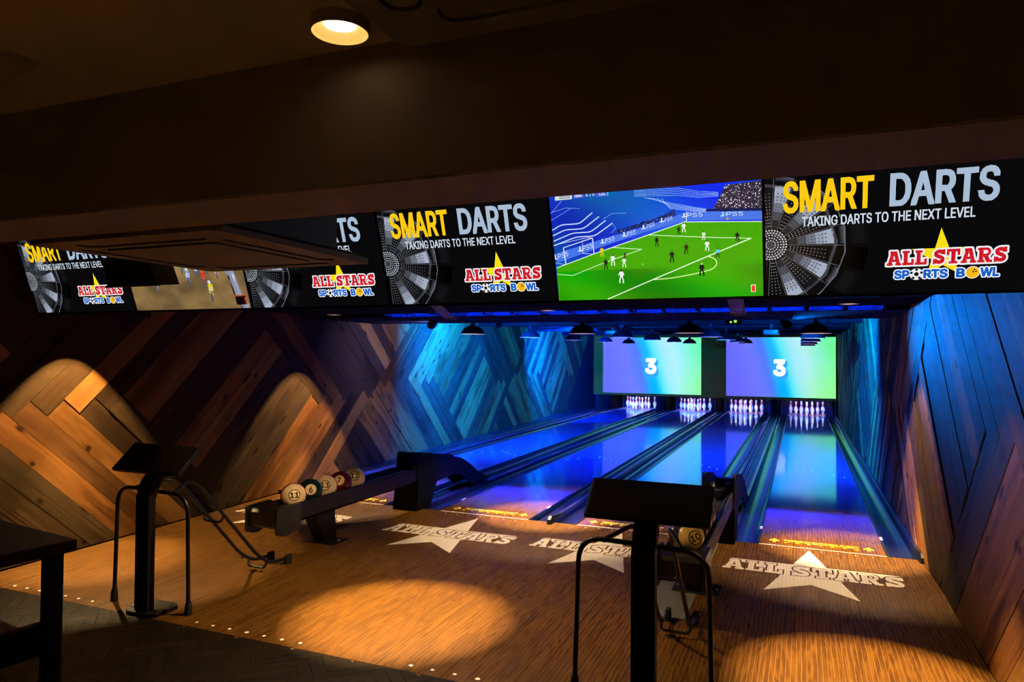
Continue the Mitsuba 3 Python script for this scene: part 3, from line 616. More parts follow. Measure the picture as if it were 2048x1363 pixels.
    men = [(550, 535, 100, (240, 205, 20), (240, 205, 20)), (655, 605, 112, (238, 240, 236), (238, 240, 236)), (762, 632, 100, (238, 240, 236), (238, 240, 236)), (768, 588, 62, (14, 20, 34), (14, 20, 34)), (588, 645, 108, (16, 22, 22), (16, 22, 22)), (738, 745, 135, (240, 242, 238), (240, 242, 238)), (1062, 445, 98, (14, 20, 18), (14, 20, 18)), (1200, 570, 118, (16, 18, 20), (16, 18, 20)), (1326, 508, 104, (46, 22, 18), (20, 20, 20)), (1258, 355, 76, (16, 26, 16), (16, 26, 16)), (1302, 320, 92, (242, 244, 240), (242, 244, 240)), (1478, 398, 84, (240, 242, 238), (240, 242, 238)), (1508, 478, 104, (240, 242, 238), (240, 242, 238)), (1764, 405, 96, (14, 20, 16), (14, 20, 16)), (1598, 548, 96, (90, 205, 235), (20, 24, 30)), (1464, 685, 128, (14, 16, 18), (14, 16, 18)), (1656, 222, 82, (70, 170, 235), (60, 120, 200))]
    for x, y, h, c1, c2 in men:
        s = h / 100; P.shape(Point(q(x, y + 8 * s)).buffer(7 * s * W / 1900, 3), (70, 46, 36) if c1[0] != 14 or x != 1464 else (220, 200, 180))
        for pts, w, c in (([(x, y + 16 * s), (x + 2 * s, y + 50 * s)], 24 * s, c1), ([(x - 3 * s, y + 50 * s), (x - 10 * s, y + 74 * s), (x - 8 * s, y + 96 * s)], 9 * s, c2), ([(x + 5 * s, y + 50 * s), (x + 14 * s, y + 72 * s), (x + 16 * s, y + 96 * s)], 9 * s, c2), ([(x - 10 * s, y + 20 * s), (x - 20 * s, y + 42 * s)], 6 * s, c1), ([(x + 10 * s, y + 20 * s), (x + 20 * s, y + 40 * s)], 6 * s, c1)): P.shape(line(pts, w), c)
    P.shape(Point(q(1680, 290)).buffer(11 * W / 1900, 4), (250, 150, 60)); P.shape(Point(q(935, 698)).buffer(5 * W / 1900, 3), (240, 250, 220))
    P.shape(Polygon([q(1883, 888), q(1922, 886), q(1924, 954), q(1885, 956)]), (245, 246, 244)); P.shape(Polygon([q(84, 60), q(254, 50), q(254, 112), q(84, 126)]), (216, 226, 224)); P.shape(Polygon([q(268, 55), q(370, 45), q(370, 100), q(268, 108)]), (84, 96, 210)); P.shape(Polygon([q(490, 40), q(594, 32), q(594, 84), q(490, 92)]), (84, 96, 210)); P.shape(Polygon([q(594, 32), q(610, 30), q(610, 82), q(594, 84)]), (40, 210, 200)); P.up()
    P.shape(Polygon([q(1889, 895), q(1916, 893), q(1918, 948), q(1891, 950)]), (250, 62, 26))
    for s, x0, y0, x1, y1 in (('00:30', 130, 112, 232, 70), ('5 | 0', 390, 96, 472, 52), ('RMA', 284, 98, 352, 58), ('CEL', 520, 82, 578, 44)):
        a, b = q(x0, y0), q(x1, y1); P.shape(fit(text(s, 1.0, True), a[0], b[0], a[1], b[1]), (40, 46, 60) if ':' in s else (235, 240, 245))
    return P
def motocross_picture():
    P = Picture(TW, TH); W, H = TW, TH
    def q(x, y):
        a, b = 345 + 0.31 * (y - 470), 1083 + 0.2036 * (y - 385); u = (x - a) / (b - a); return (u * W, (625 - 19 * u - y) / 455 * H)
    r = np.random.default_rng(5)
    def dirt(u, v):
        n = meshkit.fbm(np.stack([u * 6 + v * 3, v * 4 - u * 2, 0 * u], -1), 4, 2) - 0.5; L = 128 + 40 * (1 - u) * v + 120 * n; return np.stack([L * 1.0, L * 0.80, L * 0.50], -1)
    P.grid(dirt, 64, 40); P.up()
    line = lambda pts, w: LineString([q(*p) for p in pts]).buffer(w * W / 735 / 2, cap_style=2)
    P.shape(line([(930, 340), (1010, 430), (1050, 540), (1100, 606)], 44), (150, 156, 180)); P.shape(line([(945, 340), (1020, 430), (1062, 540), (1105, 606)], 12), (226, 230, 240)); P.shape(line([(915, 340), (990, 430), (1030, 540), (1075, 606)], 10), (58, 34, 34)); P.up()
    P.shape(Polygon([q(1028, 543), q(1090, 541), q(1100, 588), q(1040, 590)]), (20, 8, 8)); P.shape(Polygon([q(1026, 540), q(1092, 538), q(1092, 545), q(1028, 547)]), (220, 90, 30)); P.shape(Polygon([q(1083, 552), q(1098, 551), q(1104, 588), q(1090, 589)]), (240, 120, 90)); P.up()
    for x, y, s, c1, c2 in ((735, 400, 1.0, (120, 170, 225), (225, 230, 240)), (695, 360, 0.7, (30, 150, 150), (40, 200, 220)), (790, 375, 0.8, (60, 110, 220), (220, 230, 245)), (835, 410, 0.95, (215, 62, 40), (230, 110, 90)), (880, 470, 1.1, (240, 215, 20), (220, 225, 215)), (920, 385, 0.7, (225, 220, 235), (60, 70, 200)), (536, 480, 0.5, (120, 130, 150), (150, 150, 160)), (860, 372, 0.6, (220, 225, 40), (120, 90, 60))):
        P.shape(Point(q(x - 6 * s, y)).buffer(9 * s * W / 735, 4), c2); P.shape(line([(x - 2 * s, y + 8 * s), (x + 6 * s, y + 40 * s)], 26 * s), c1); P.shape(line([(x - 10 * s, y + 30 * s), (x + 14 * s, y + 34 * s)], 20 * s), c2)
        P.shape(line([(x + 4 * s, y + 44 * s), (x + 12 * s, y + 95 * s)], 13 * s), (92, 92, 104)); P.shape(line([(x - 8 * s, y + 46 * s), (x + 18 * s, y + 60 * s)], 9 * s), c1); P.up()
    return P
TILT = math.radians(19); TVY, TVZ = -3.155, 2.046
TVS = [(-5.88, 'a', 'leftmost screen in the row, showing a darts advert'), (-4.771, 'm', 'screen showing a motocross race, mostly hidden by the ceiling air conditioner'), (-3.662, 'a', 'screen showing a darts advert, half hidden behind the ceiling air conditioner'), (-2.553, 'a', 'fully visible screen showing a darts advert, left of the football screen'), (-1.444, 'f', 'screen showing a football match on a green pitch'), (-0.335, 'a', 'rightmost and largest-looking screen showing a darts advert')]
pics = {'a': darts_picture(), 'f': football_picture(), 'm': motocross_picture()}
TVM = np.array([[1, 0, 0, 0], [0, -sin(TILT), -cos(TILT), 0], [0, cos(TILT), -sin(TILT), 0], [0, 0, 0, 1.0]])
def tv_place(m, x0):
    m = m.copy(); m.apply_transform(TVM); m.apply_translation((x0, TVY, TVZ)); return m
for x0, kind, lb in TVS:
    t = name('television'); tag(t, lb, 'television')
    bez = sbox(-0.0, -0.012, 1.107, TH + 0.010).difference(sbox(0.006, 0, 0.006 + TW, TH))
    add(t + '__bezel', tv_place(move(prism(bez, 0.012), 0, 0, -0.004), x0), 'black_gloss')
    add(t + '__housing', tv_place(cat(cbox(0.0, 1.107, -0.010, TH + 0.010, -0.035, -0.003, 0.004), cbox(0.25, 0.86, 0.1, 0.45, -0.07, -0.034, 0.006)), x0), 'black_metal')
    m, c = pics[kind].mesh()
    add(t + '__picture', emit(tv_place(move(m, 0.006, 0, 0), x0), c, {'a': 1.0, 'f': 1.0, 'm': 0.85}[kind]), None, label={'a': 'darts advert with yellow and grey lettering', 'f': 'football match picture', 'm': 'motocross picture'}[kind])
    add(t + '__sensor_foot', tv_place(cbox(0.52, 0.60, -0.020, -0.009, -0.012, 0.006, 0.002), x0), 'black_gloss')
    add(t + '__mount_bracket', cat(cbox(x0 + 0.5, x0 + 0.6, TVY + 0.02, TVY + 0.17, TVZ + 0.22, TVZ + 0.27, 0.003)), 'black_metal')

# masking wall with two projected pictures above the pins
MY = 15.30
tag('masking_unit', 'brown masking panel above the pins holding two bright screens', 'masking unit')
add('masking_unit__panel', cbox(-6.42, X_R - 0.025, MY, MY + 0.05, 0.492, 2.428, 0.004), 'mask_board')
add('masking_unit__lower_trim', cbox(-6.42, X_R - 0.025, MY - 0.012, MY + 0.055, 0.478, 0.500, 0.003), 'mask_board')
for x in (-6.40, X_R - 0.045): add('masking_unit__side_trim', cbox(x - 0.02, x + 0.018, MY - 0.015, MY, 0.5, 2.42, 0.003), 'mask_board')
def three():
    return text('3', 1.0, True).buffer(0.075)
for x0, x1, lb in ((-6.11, -3.005, 'left'), (-2.27, 0.765, 'right')):
    W, H = x1 - x0, 1.775; P = Picture(W, H)
    def fn(u, v):
        e = 0.50 + 0.10 * (0.5 - v) - 0.16 * (v - 0.5) * np.abs(v - 0.5); w = np.clip((u - e) / 0.5, -1, 1)
        c = grad(w, [(-1.0, (104, 100, 255)), (-0.45, (112, 118, 255)), (-0.22, (82, 122, 255)), (-0.12, (52, 168, 255)), (-0.02, (20, 190, 255)), (0.12, (96, 234, 248)), (0.30, (164, 236, 242)), (0.50, (182, 240, 236)), (0.80, (138, 246, 196)), (1.0, (112, 250, 150))])
        g = (np.clip((u - 0.60) / 0.40, 0, 1) * np.clip((0.66 - v) / 0.62 + (u - 0.86) * 1.5, 0, 1))[:, None]; b = np.exp(-((u - 0.53) / 0.06) ** 2 - ((v - 0.12) / 0.24) ** 2)[:, None]
        c = c * (1 - g) + np.array([150, 255, 120]) * g; return np.clip(c * (1 - 0.8 * b) + np.array([0, 176, 255]) * 0.8 * b, 0, 255)
    P.grid(fn, 96, 54); P.up()
    n = fit(three(), 0.442 * W, 0.560 * W, 0.345 * H, 0.635 * H)
    for k in range(6): P.shape(affinity.translate(n.buffer(0.010 * (5 - k)), 0.010, -0.03 - 0.010 * (5 - k)), (40 + 4 * k, 176 - 3 * k, 255)); P.up()
    P.shape(n, (250, 252, 255))
    t = name('projection_screen'); tag(t, f'{lb} of the two bright blue to green screens showing a white 3 above the pins', 'screen')
    m, c = P.mesh(); m.apply_transform(np.array([[1, 0, 0, x0], [0, 0, -1, MY - 0.018], [0, 1, 0, 0.545], [0, 0, 0, 1.0]]))
    add(t + '__picture', emit(m, c, 1.0, 'screen_cloth', 2.5), None, label='blue to green picture with a white numeral 3')
    add(t + '__frame', move(rot(prism(sbox(-0.015, -0.015, W + 0.015, H + 0.015).difference(sbox(0, 0, W, H)), 0.015), 90, (1, 0, 0)), x0, MY - 0.002, 0.545), 'mask_board')

# ---------------------------------------------------------------- ceiling lamps and fittings
def glow(m, rgb, power, weight=0.0, bsdf='white_plastic'):
    e = mikit.ply(m, bsdf); e['emitter'] = {'type': 'area', 'radiance': {'type': 'rgb', 'value': [float(v) * power * GAIN for v in rgb]}, 'sampling_weight': float(weight)}; return e
def downlight(x, y, z, r, lb, power):
    t = name('downlight'); tag(t, lb, 'downlight')
    add(t + '__trim_ring', move(lathe([(r * 0.80, 0.0), (r, -0.002), (r * 1.02, 0.003), (r, 0.010), (r * 0.80, 0.010), (r * 0.80, 0.0)], 32), x, y, z - 0.010), 'white_plastic', smooth=30)
    add(t + '__reflector', move(lathe([(r * 0.80, 0.0), (r * 0.62, 0.035), (r * 0.60, 0.035), (r * 0.78, 0.0)], 32), x, y, z - 0.004), 'white_plastic', smooth=30)
    d = trimesh.creation.cylinder(r * 0.60, 0.004, sections=28)
    add(t + '__lamp', glow(move(d, x, y, z - 0.004), (1.0, 0.66, 0.25), power), None, label='glowing lamp')
pos = ('in the soffit above the approach by the left wall', 'in the soffit above the middle of the approach', 'in the soffit above the approach by the right wall', 'in the soffit above the foul line near the left wall', 'in the soffit above the foul line of the second lane', 'in the soffit above the foul line by the right wall')
for (x, y), p in zip(DOWNLIGHTS, pos): downlight(x, y, SOFFIT, 0.085, 'round downlight ' + p, 1.6)
# the bigger downlight above the camera: a deep lit reflector in the ceiling
t = name('downlight'); tag(t, 'bright round yellow downlight in the ceiling at the top of the view', 'downlight')
dx, dy, dz, R = -1.225, -5.515, 2.552, 0.0690
def turned(m):
    m = m.copy(); m.invert(); return m
add(t + '__reflector', glow(turned(move(lathe([(R, 0.0), (R * 0.93, 0.006), (R * 0.60, 0.023), (R * 0.57, 0.026), (R * 0.59, 0.028), (R * 0.95, 0.010), (R * 0.99, 0.002)], 40), dx, dy, dz - 0.022)), (1.0, 0.50, 0.05), 0.80), None, label='glowing yellow reflector')
add(t + '__lamp', glow(move(trimesh.creation.cylinder(R * 0.56, 0.004, sections=32), dx, dy, dz - 0.001), (1.0, 0.90, 0.62), 3.0), None, label='white hot lamp')
add(t + '__trim_ring', move(lathe([(R, 0.0), (R * 1.05, 0.001), (R * 1.05, 0.030), (R, 0.030), (R, 0.0)], 40), dx, dy, dz - 0.023), 'ceiling_paint', smooth=30)

# dome pendants: four lines of five above the lanes
dome_o = [(0.030, 0.135), (0.055, 0.128), (0.10, 0.112), (0.14, 0.085), (0.168, 0.050), (0.180, 0.018), (0.190, 0.006), (0.190, 0.0)]
dome = lathe(dome_o + [(0.186, 0.0), (0.177, 0.018), (0.165, 0.049), (0.137, 0.083), (0.098, 0.109), (0.03, 0.126)], 36)
dome_in = lathe([(0.1855, 0.0005), (0.175, 0.018), (0.163, 0.048), (0.135, 0.081), (0.097, 0.107), (0.03, 0.124), (0.0, 0.125)], 36)
neck = lathe([(0, 0.125), (0.034, 0.128), (0.040, 0.150), (0.030, 0.162), (0.020, 0.170), (0.020, 0.200), (0.034, 0.205), (0.034, 0.214), (0, 0.216)], 16)
lamp = lathe([(0.0, 0.030), (0.024, 0.034), (0.034, 0.052), (0.030, 0.075), (0.016, 0.095), (0.0, 0.10)], 14)
rim = lathe([(0.1865, -0.001), (0.191, -0.001), (0.191, 0.003), (0.1865, 0.003), (0.1865, -0.001)], 36)
PX, PY, PZ = [-4.86, -3.10, -1.58, 0.01], [2.86, 5.35, 8.05, 10.85, 13.5], 2.052
dome_ply, neck_ply, rim_ply, in_ply = mikit.ply(dome, 'dome_black', smooth=40), mikit.ply(neck, 'dome_black', smooth=40), mikit.ply(rim, 'dome_inside'), mikit.ply(dome_in, 'dome_inside', smooth=40)
for j, y in enumerate(PY):
    for i, x in enumerate(PX):
        t = name('pendant_lamp'); tag(t, f'black dome pendant lamp, {("nearest", "second", "third", "fourth", "farthest")[j]} above the {LN[i]} lane', 'pendant lamp', 'dome pendant lamps above the lanes')
        z0 = PZ + (0.012 * j if i < 3 else -0.012); M = T().translate([x, y, z0])
        add(t + '__shade', {**dome_ply, 'to_world': M}, None)
        add(t + '__lining', {**in_ply, 'to_world': M}, None, label='pale inside of the shade')
        add(t + '__neck', {**neck_ply, 'to_world': M}, None)
        add(t + '__rim', {**rim_ply, 'to_world': M}, None)
        add(t + '__bulb', glow(move(lamp, x, y, z0 + 0.02), (1.0, 0.62, 0.28), PENDANT * 2.5, 0.5 if j < 2 and i in (0, 3) else 0.1), None, label='warm bulb')
        add(t + '__cord', tube([(x, y, z0 + 0.214), (x, y, 2.43)], 0.006, 6), 'black_metal')
# conduits
for i, (y, z) in enumerate(((5.35, 2.375), (9.2, 2.395), (13.5, 2.39))):
    t = name('conduit'); tag(t, f'black conduit pipe across the ceiling above the lanes, {("nearest", "middle", "farthest")[i]} of three', 'conduit pipe')
    add(t + '__pipe', tube([(-6.3, y, z), (0.79, y, z)], 0.018, 10), 'black_metal', smooth=True)
    for x in np.arange(-5.9, 0.8, 1.1): add(t + '__clip', cbox(x - 0.012, x + 0.012, y - 0.024, y + 0.024, z - 0.02, 2.428, 0.002), 'black_metal')
t = name('conduit'); tag(t, 'black pipe running along the ceiling towards the left screen above the lanes', 'conduit pipe')
add(t + '__pipe', tube([(-4.1, 3.2, 2.36), (-4.0, 9.1, 2.375), (-3.7, 14.9, 2.375)], 0.016, 8), 'black_metal', smooth=True)
add(t + '__hanger', cbox(-4.03, -3.97, 8.9, 8.93, 2.37, 2.44, 0.002), 'black_metal')
# perforated brackets under the soffit
def perforated(x, lb):
    t = name('cable_bracket'); tag(t, lb, 'cable bracket')
    g = sbox(-0.065, 0, 0.065, 0.36)
    hs = unary_union([sbox(a - 0.004, b, a + 0.004, b + 0.018) for a in (-0.045, -0.015, 0.015, 0.045) for b in np.arange(0.02, 0.33, 0.034)])
    m = rot(prism(g.difference(hs), 0.003), -19.5, (1, 0, 0)); add(t + '__plate', move(m, x, -0.76, 2.228), 'bracket_grey')
    add(t + '__lip', cbox(x - 0.068, x + 0.068, -0.43, -0.40, 2.098, 2.112, 0.002), 'bracket_grey')
    for s in (-1, 1): add(t + '__hanger', tube([(x + s * 0.055, -0.43, 2.11), (x + s * 0.055, -0.43, 2.235)], 0.004, 6), 'black_metal')
plain('bracket_grey', (0.13, 0.12, 0.14), 0.45, 0.5, 0.3)
perforated(-0.68, 'perforated grey bracket hanging from the soffit below the football screen'); perforated(-3.55, 'perforated grey bracket hanging from the soffit above the left ball return')
# party light with green and red beams, projector, small device with green lamps
t = name('party_light'); tag(t, 'small black party light under the ceiling between the two right lanes', 'party light')
lx, ly, lz = -1.02, 3.1, 2.17
add(t + '__body', cbox(lx - 0.09, lx + 0.09, ly - 0.06, ly + 0.08, lz, lz + 0.09, 0.008), 'black_metal'); add(t + '__yoke', cat(cbox(lx - 0.11, lx - 0.095, ly - 0.02, ly + 0.02, lz + 0.02, 2.43, 0.002), cbox(lx + 0.095, lx + 0.11, ly - 0.02, ly + 0.02, lz + 0.02, 2.43, 0.002)), 'black_metal')
add(t + '__lens', glow(rot(trimesh.creation.cylinder(0.02, 0.01, sections=14), 90, (1, 0, 0)).apply_translation((lx + 0.03, ly - 0.066, lz + 0.045)), (0.2, 1.0, 0.05), 1.6), None, label='green lens')
add(t + '__lens', glow(rot(trimesh.creation.cylinder(0.014, 0.01, sections=14), 90, (1, 0, 0)).apply_translation((lx - 0.03, ly - 0.066, lz + 0.035)), (0.3, 1.0, 0.05), 1.4), None, label='green lens')
for i, (x, y, c, s, w) in enumerate(((-1.30, 1.35, (1, 0.03, 0.02), 1.5, 2.5), (-0.45, 1.5, (1, 0.03, 0.02), 1.6, 2.9), (-0.40, 1.25, (0.1, 1, 0.0), 1.0, 2.4), (-1.24, 1.2, (0.1, 1, 0.0), 0.8, 2.0), (-0.72, 1.9, (1, 0.02, 0.03), 1.1, 2.6))):
    spot(f'light_party_{i}', (lx, ly - 0.08, lz - 0.09), (x, y, 2.195), np.array(c) * s * 2600.0, w * 0.2, w * 0.16, 0.15)
def small_box(key, cat_, lb, x0, x1, y0, y1, z0, z1, mat, drop):
    t = name(key); tag(t, lb, cat_); add(t + '__body', cbox(x0, x1, y0, y1, z0, z1, 0.012), mat, smooth=30)
    add(t + '__mount', cbox((x0 + x1) / 2 - 0.03, (x0 + x1) / 2 + 0.03, (y0 + y1) / 2 - 0.03, (y0 + y1) / 2 + 0.03, z1 - 0.004, drop, 0.002), 'black_metal'); return t
t = small_box('projector', 'projector', 'ceiling projector facing the right screen above the pins', -0.90, -0.58, 8.6, 8.9, 2.20, 2.31, 'dome_black', 2.435)
add(t + '__lens', rot(lathe([(0, 0), (0.035, 0), (0.035, 0.03), (0, 0.03)], 18), -90, (1, 0, 0)).apply_translation((-0.66, 8.89, 2.25)), 'black_gloss')
for i in range(4): add(t + '__vent_slat', cbox(-0.88, -0.62, 8.588, 8.60, 2.215 + i * 0.022, 2.223 + i * 0.022, 0.001), 'bracket_grey')
t = small_box('projector', 'projector', 'ceiling projector facing the left screen above the pins', -4.28, -3.98, 8.6, 8.9, 2.22, 2.31, 'dome_black', 2.435)
add(t + '__lens', rot(lathe([(0, 0), (0.035, 0), (0.035, 0.03), (0, 0.03)], 18), -90, (1, 0, 0)).apply_translation((-4.08, 8.89, 2.26)), 'black_gloss')
t = small_box('network_box', 'network box', 'flat black box with tiny green lamps under the ceiling above the leftmost lane', -4.66, -4.02, 2.42, 2.62, 2.262, 2.30, 'black_metal', 2.435)
for i in range(9): add(t + '__status_lamp', glow(cbox(-4.58 + i * 0.055, -4.56 + i * 0.055, 2.414, 2.422, 2.272, 2.284, 0.001), (0.25, 1.0, 0.05), 0.5 if i % 3 else 1.2), None, label='tiny green lamp')

# air conditioners
def cassette(x0, x1, y0, y1, z, top, lb):
    t = name('air_conditioner'); tag(t, lb, 'air conditioner'); cx, cy, w = (x0 + x1) / 2, (y0 + y1) / 2, (x1 - x0) / 2; hy = (y1 - y0) / 2
    P = rrect(-w, w, -hy, hy, 0.035); slots = []
    for k in range(4):
        a = k * 90; L = (w, hy)[k % 2] * 0.66; off = (hy, w)[k % 2] - 0.115
        slots.append(affinity.rotate(rrect(-L, L, -off - 0.045, -off + 0.045, 0.042), a, origin=(0, 0)))
    U = unary_union(slots); core = rrect(-w + 0.20, w - 0.20, -hy + 0.20, hy - 0.20, 0.02)
    add(t + '__panel', cat(move(prism(P.difference(U), 0.024), cx, cy, z)), 'ac_white')
    add(t + '__slot_back', move(hull([(sx * w * f, sy * hy * f, zz) for sx in (-1, 1) for sy in (-1, 1) for f, zz in ((0.985, 0.026), (0.90, 0.05))]), cx, cy, z - 0.002), 'ac_dark')
    for s in slots:
        b = s.buffer(-0.007); g = move(prism(b, 0.012), cx, cy, z + 0.006); add(t + '__louvre', g, 'ac_white')
    add(t + '__intake_grille', move(prism(core.buffer(-0.004), 0.010), cx, cy, z - 0.008), 'ac_white')
    if top: add(t + '__casing', cbox(x0 + 0.10, x1 - 0.125, y0 + 0.06, y1 - 0.10, z + 0.04, top, 0.006), 'ac_casing')
    return t
t = cassette(-3.12, -2.10, -5.045, -4.06, 2.172, 2.618, 'square ceiling air conditioner hanging in front of the left screens')
add(t + '__pipe_clamp', cat(tube([(-2.12, -4.42, 2.43), (-2.02, -4.40, 2.43)], 0.02, 10), tube([(-2.07, -4.42, 2.36), (-2.07, -4.42, 2.62)], 0.007, 6), cbox(-2.04, -2.01, -4.44, -4.36, 2.38, 2.6, 0.004), tube([(-2.13, -4.3, 2.37), (-2.10, -4.3, 2.62)], 0.005, 6)), 'black_metal')
cassette(-1.09, -0.14, -6.38, -5.43, 2.505, None, 'flush ceiling air conditioner panel at the top edge of the view')
t = name('air_duct'); tag(t, 'dark fabric-wrapped duct along the ceiling at the upper left', 'air duct')
add(t + '__duct', tube([(-6.0, -5.66, 2.60), (-4.6, -5.66, 2.60), (-3.2, -5.66, 2.60), (-2.5, -5.66, 2.61), (-2.2, -5.66, 2.66)], 0.11, 24), 'duct_cloth', smooth=True)
for x in (-5.2, -4.1, -3.0): add(t + '__band', rot(lathe([(0.110, -0.02), (0.114, -0.02), (0.114, 0.02), (0.110, 0.02), (0.110, -0.02)], 24), 90, (0, 1, 0)).apply_translation((x, -5.66, 2.60)), 'duct_cloth')
def duct(p, n, uv): return mi.Color3f(0.27, 0.19, 0.10) * (0.7 + 0.6 * fbm(p.x * 5, p.y * 9, p.z * 14, 3))
plain('duct_cloth', mikit.proc(duct), 0.8, 0.2)
t = name('ceiling_speaker'); tag(t, 'long black box hung in front of the motocross screen', 'ceiling box')
add(t + '__body', hull([(x, y, z) for x, y, z in [(-4.62, -3.52, 2.185), (-4.14, -3.52, 2.182), (-4.10, -3.38, 2.20), (-4.62, -3.38, 2.20), (-4.62, -3.55, 2.37), (-4.22, -3.55, 2.37), (-4.18, -3.38, 2.37), (-4.62, -3.38, 2.37)]]), 'black_paint')
add(t + '__hanger', cat(cbox(-4.5, -4.46, -3.47, -3.43, 2.36, 2.63, 0.003), cbox(-4.32, -4.28, -3.47, -3.43, 2.36, 2.63, 0.003)), 'black_metal')
add(t + '__trim', cbox(-4.63, -4.12, -3.535, -3.515, 2.178, 2.19, 0.003), 'ac_dark')

# ---------------------------------------------------------------- ball returns and balls
HO = [(-0.145, 0.0), (-0.10, 0.32), (-0.062, 0.612), (-0.03, 0.622), (0.30, 0.578), (0.69, 0.525), (0.75, 0.490), (0.93, 0.452), (1.07, 0.402), (1.24, 0.325), (1.38, 0.245), (1.49, 0.185), (1.68, 0.115), (1.87, 0.062), (1.30, 0.050), (1.22, 0.105), (1.14, 0.160), (0.99, 0.220), (0.85, 0.258), (0.72, 0.268), (0.40, 0.262), (0.33, 0.250), (0.26, 0.150), (0.19, 0.020), (0.16, 0.0)]
def ball_return(cx, lb, cap_lb):
    t = name('ball_return'); tag(t, lb, 'ball return'); W = 0.150
    hp = Polygon(HO)
    for s in (-1, 1):
        x = cx + s * W; add(t + '__side_panel', along_x(hp.buffer(-0.004).buffer(0.004), min(x, x - s * 0.022), max(x, x - s * 0.022)), 'hood_panel', smooth=30, label='dark blue arched side panel')
        add(t + '__edge_tube', tube([(x - s * 0.011, y, z) for y, z in bend([(-0.10, 0.32, 0), (-0.062, 0.612, 0), (-0.03, 0.622, 0), (0.10, 0.605, 0)], 0.02)[:, :2]], 0.012, 8), 'black_gloss', smooth=True)
        add(t + '__slot', cbox(x + s * 0.0005 - 0.0015, x + s * 0.0005 + 0.0015, 0.03, 0.055, 0.46, 0.54, 0.001), 'black_paint')
    add(t + '__front_panel', along_x(Polygon([(-0.140, 0.0), (-0.098, 0.34), (-0.078, 0.34), (-0.12, 0.0)]), cx - W + 0.022, cx + W - 0.022), 'black_metal')
    add(t + '__throat_back', along_x(Polygon([(0.20, 0.25), (0.22, 0.45), (0.24, 0.45), (0.22, 0.25)]), cx - W + 0.022, cx + W - 0.022), 'black_paint')
    add(t + '__tail_cover', along_x(Polygon([(0.92, 0.445), (1.07, 0.394), (1.24, 0.317), (1.38, 0.238), (1.49, 0.178), (1.68, 0.108), (1.86, 0.060), (1.84, 0.052), (1.67, 0.096), (1.48, 0.166), (1.37, 0.226), (1.23, 0.305), (1.06, 0.382), (0.91, 0.433)]), cx - W + 0.022, cx + W - 0.022), 'hood_panel')
    for s in (-1, 1): add(t + '__roller', rot(lathe([(0, -0.03), (0.075, -0.03), (0.085, -0.015), (0.085, 0.015), (0.075, 0.03), (0, 0.03)], 24), 90, (0, 1, 0)).apply_translation((cx + s * 0.082, 0.12, 0.44)), 'black_gloss', smooth=30, label='black ball lift wheel')
    add(t + '__cross_rod', tube([(cx - W, 0.12, 0.44), (cx + W, 0.12, 0.44)], 0.012, 8), 'rail_steel', smooth=True)
    # the open tray that the balls rest in: a shallow trough, gently sloping down to its end
    tw = 0.132; prof = Polygon([(-tw, -0.06), (-tw, 0.075), (-tw + 0.014, 0.082), (-tw + 0.03, 0.070), (-0.06, 0.012), (-0.03, 0.0), (0.03, 0.0), (0.06, 0.012), (tw - 0.03, 0.070), (tw - 0.014, 0.082), (tw, 0.075), (tw, -0.06), (tw - 0.02, -0.085), (-tw + 0.02, -0.085)])
    add(t + '__tray', move(along_y(prof, -2.20, 0.02), cx, 0, 0.385), 'rack_metal', smooth=25)
    for s in (-1, 1): add(t + '__ball_rail', move(tube([(s * 0.074, -2.18, 0.0), (s * 0.074, 0.2, 0.0)], 0.008, 8), cx, 0, 0.410), 'rail_steel', smooth=True, label='thin steel rail')
    cap = cat(hull([(cx + sx * (0.145 - q), y, z) for sx in (-1, 1) for y, z, q in ((-2.20, 0.462, 0), (-2.20, 0.285, 0), (-2.36, 0.300, 0.01), (-2.38, 0.32, 0.01), (-2.38, 0.425, 0.01), (-2.35, 0.448, 0.0))]))
    add(t + '__end_cap', cap, 'black_gloss', smooth=20, label='black bumper at the open end')
    for s in (-1, 1):
        sp = rrect(-2.40, -2.10, 0.255, 0.472, 0.022).union(affinity.scale(Point(-2.28, 0.27).buffer(0.075), 1.2, 0.5))
        x = cx + s * 0.146; add(t + '__end_cheek', along_x(sp, min(x, x + s * 0.02), max(x, x + s * 0.02)), 'black_gloss', smooth=30)
    for s in (-1, 1): add(t + '__rivet', move(lathe([(0, 0), (0.010, 0), (0.009, 0.004), (0, 0.005)], 12), cx + s * 0.06, -2.29, 0.448), 'rail_steel')
    leg = hull([(cx + sx * wx, y, z) for sx in (-1, 1) for wx, y, z in ((0.06, -1.62, 0.0), (0.06, -1.46, 0.0), (0.075, -1.80, 0.31), (0.075, -1.52, 0.31))]); add(t + '__leg', leg, 'black_metal')
    add(t + '__foot', cat(cbox(cx - 0.17, cx + 0.17, -1.66, -1.42, 0.0, 0.012, 0.004)), 'black_metal')
    for sx in (-1, 1): add(t + '__foot_bolt', move(lathe([(0, 0), (0.014, 0), (0.012, 0.010), (0, 0.012)], 10), cx + sx * 0.14, -1.54, 0.012), 'rail_steel')
    return t
BRX = [-4.244, -0.884]
ball_return(BRX[0], 'ball return with arched hood between the two left lanes', '')
ball_return(BRX[1], 'ball return between the two right lanes, behind the foreground kiosk', '')
BR = 0.1085
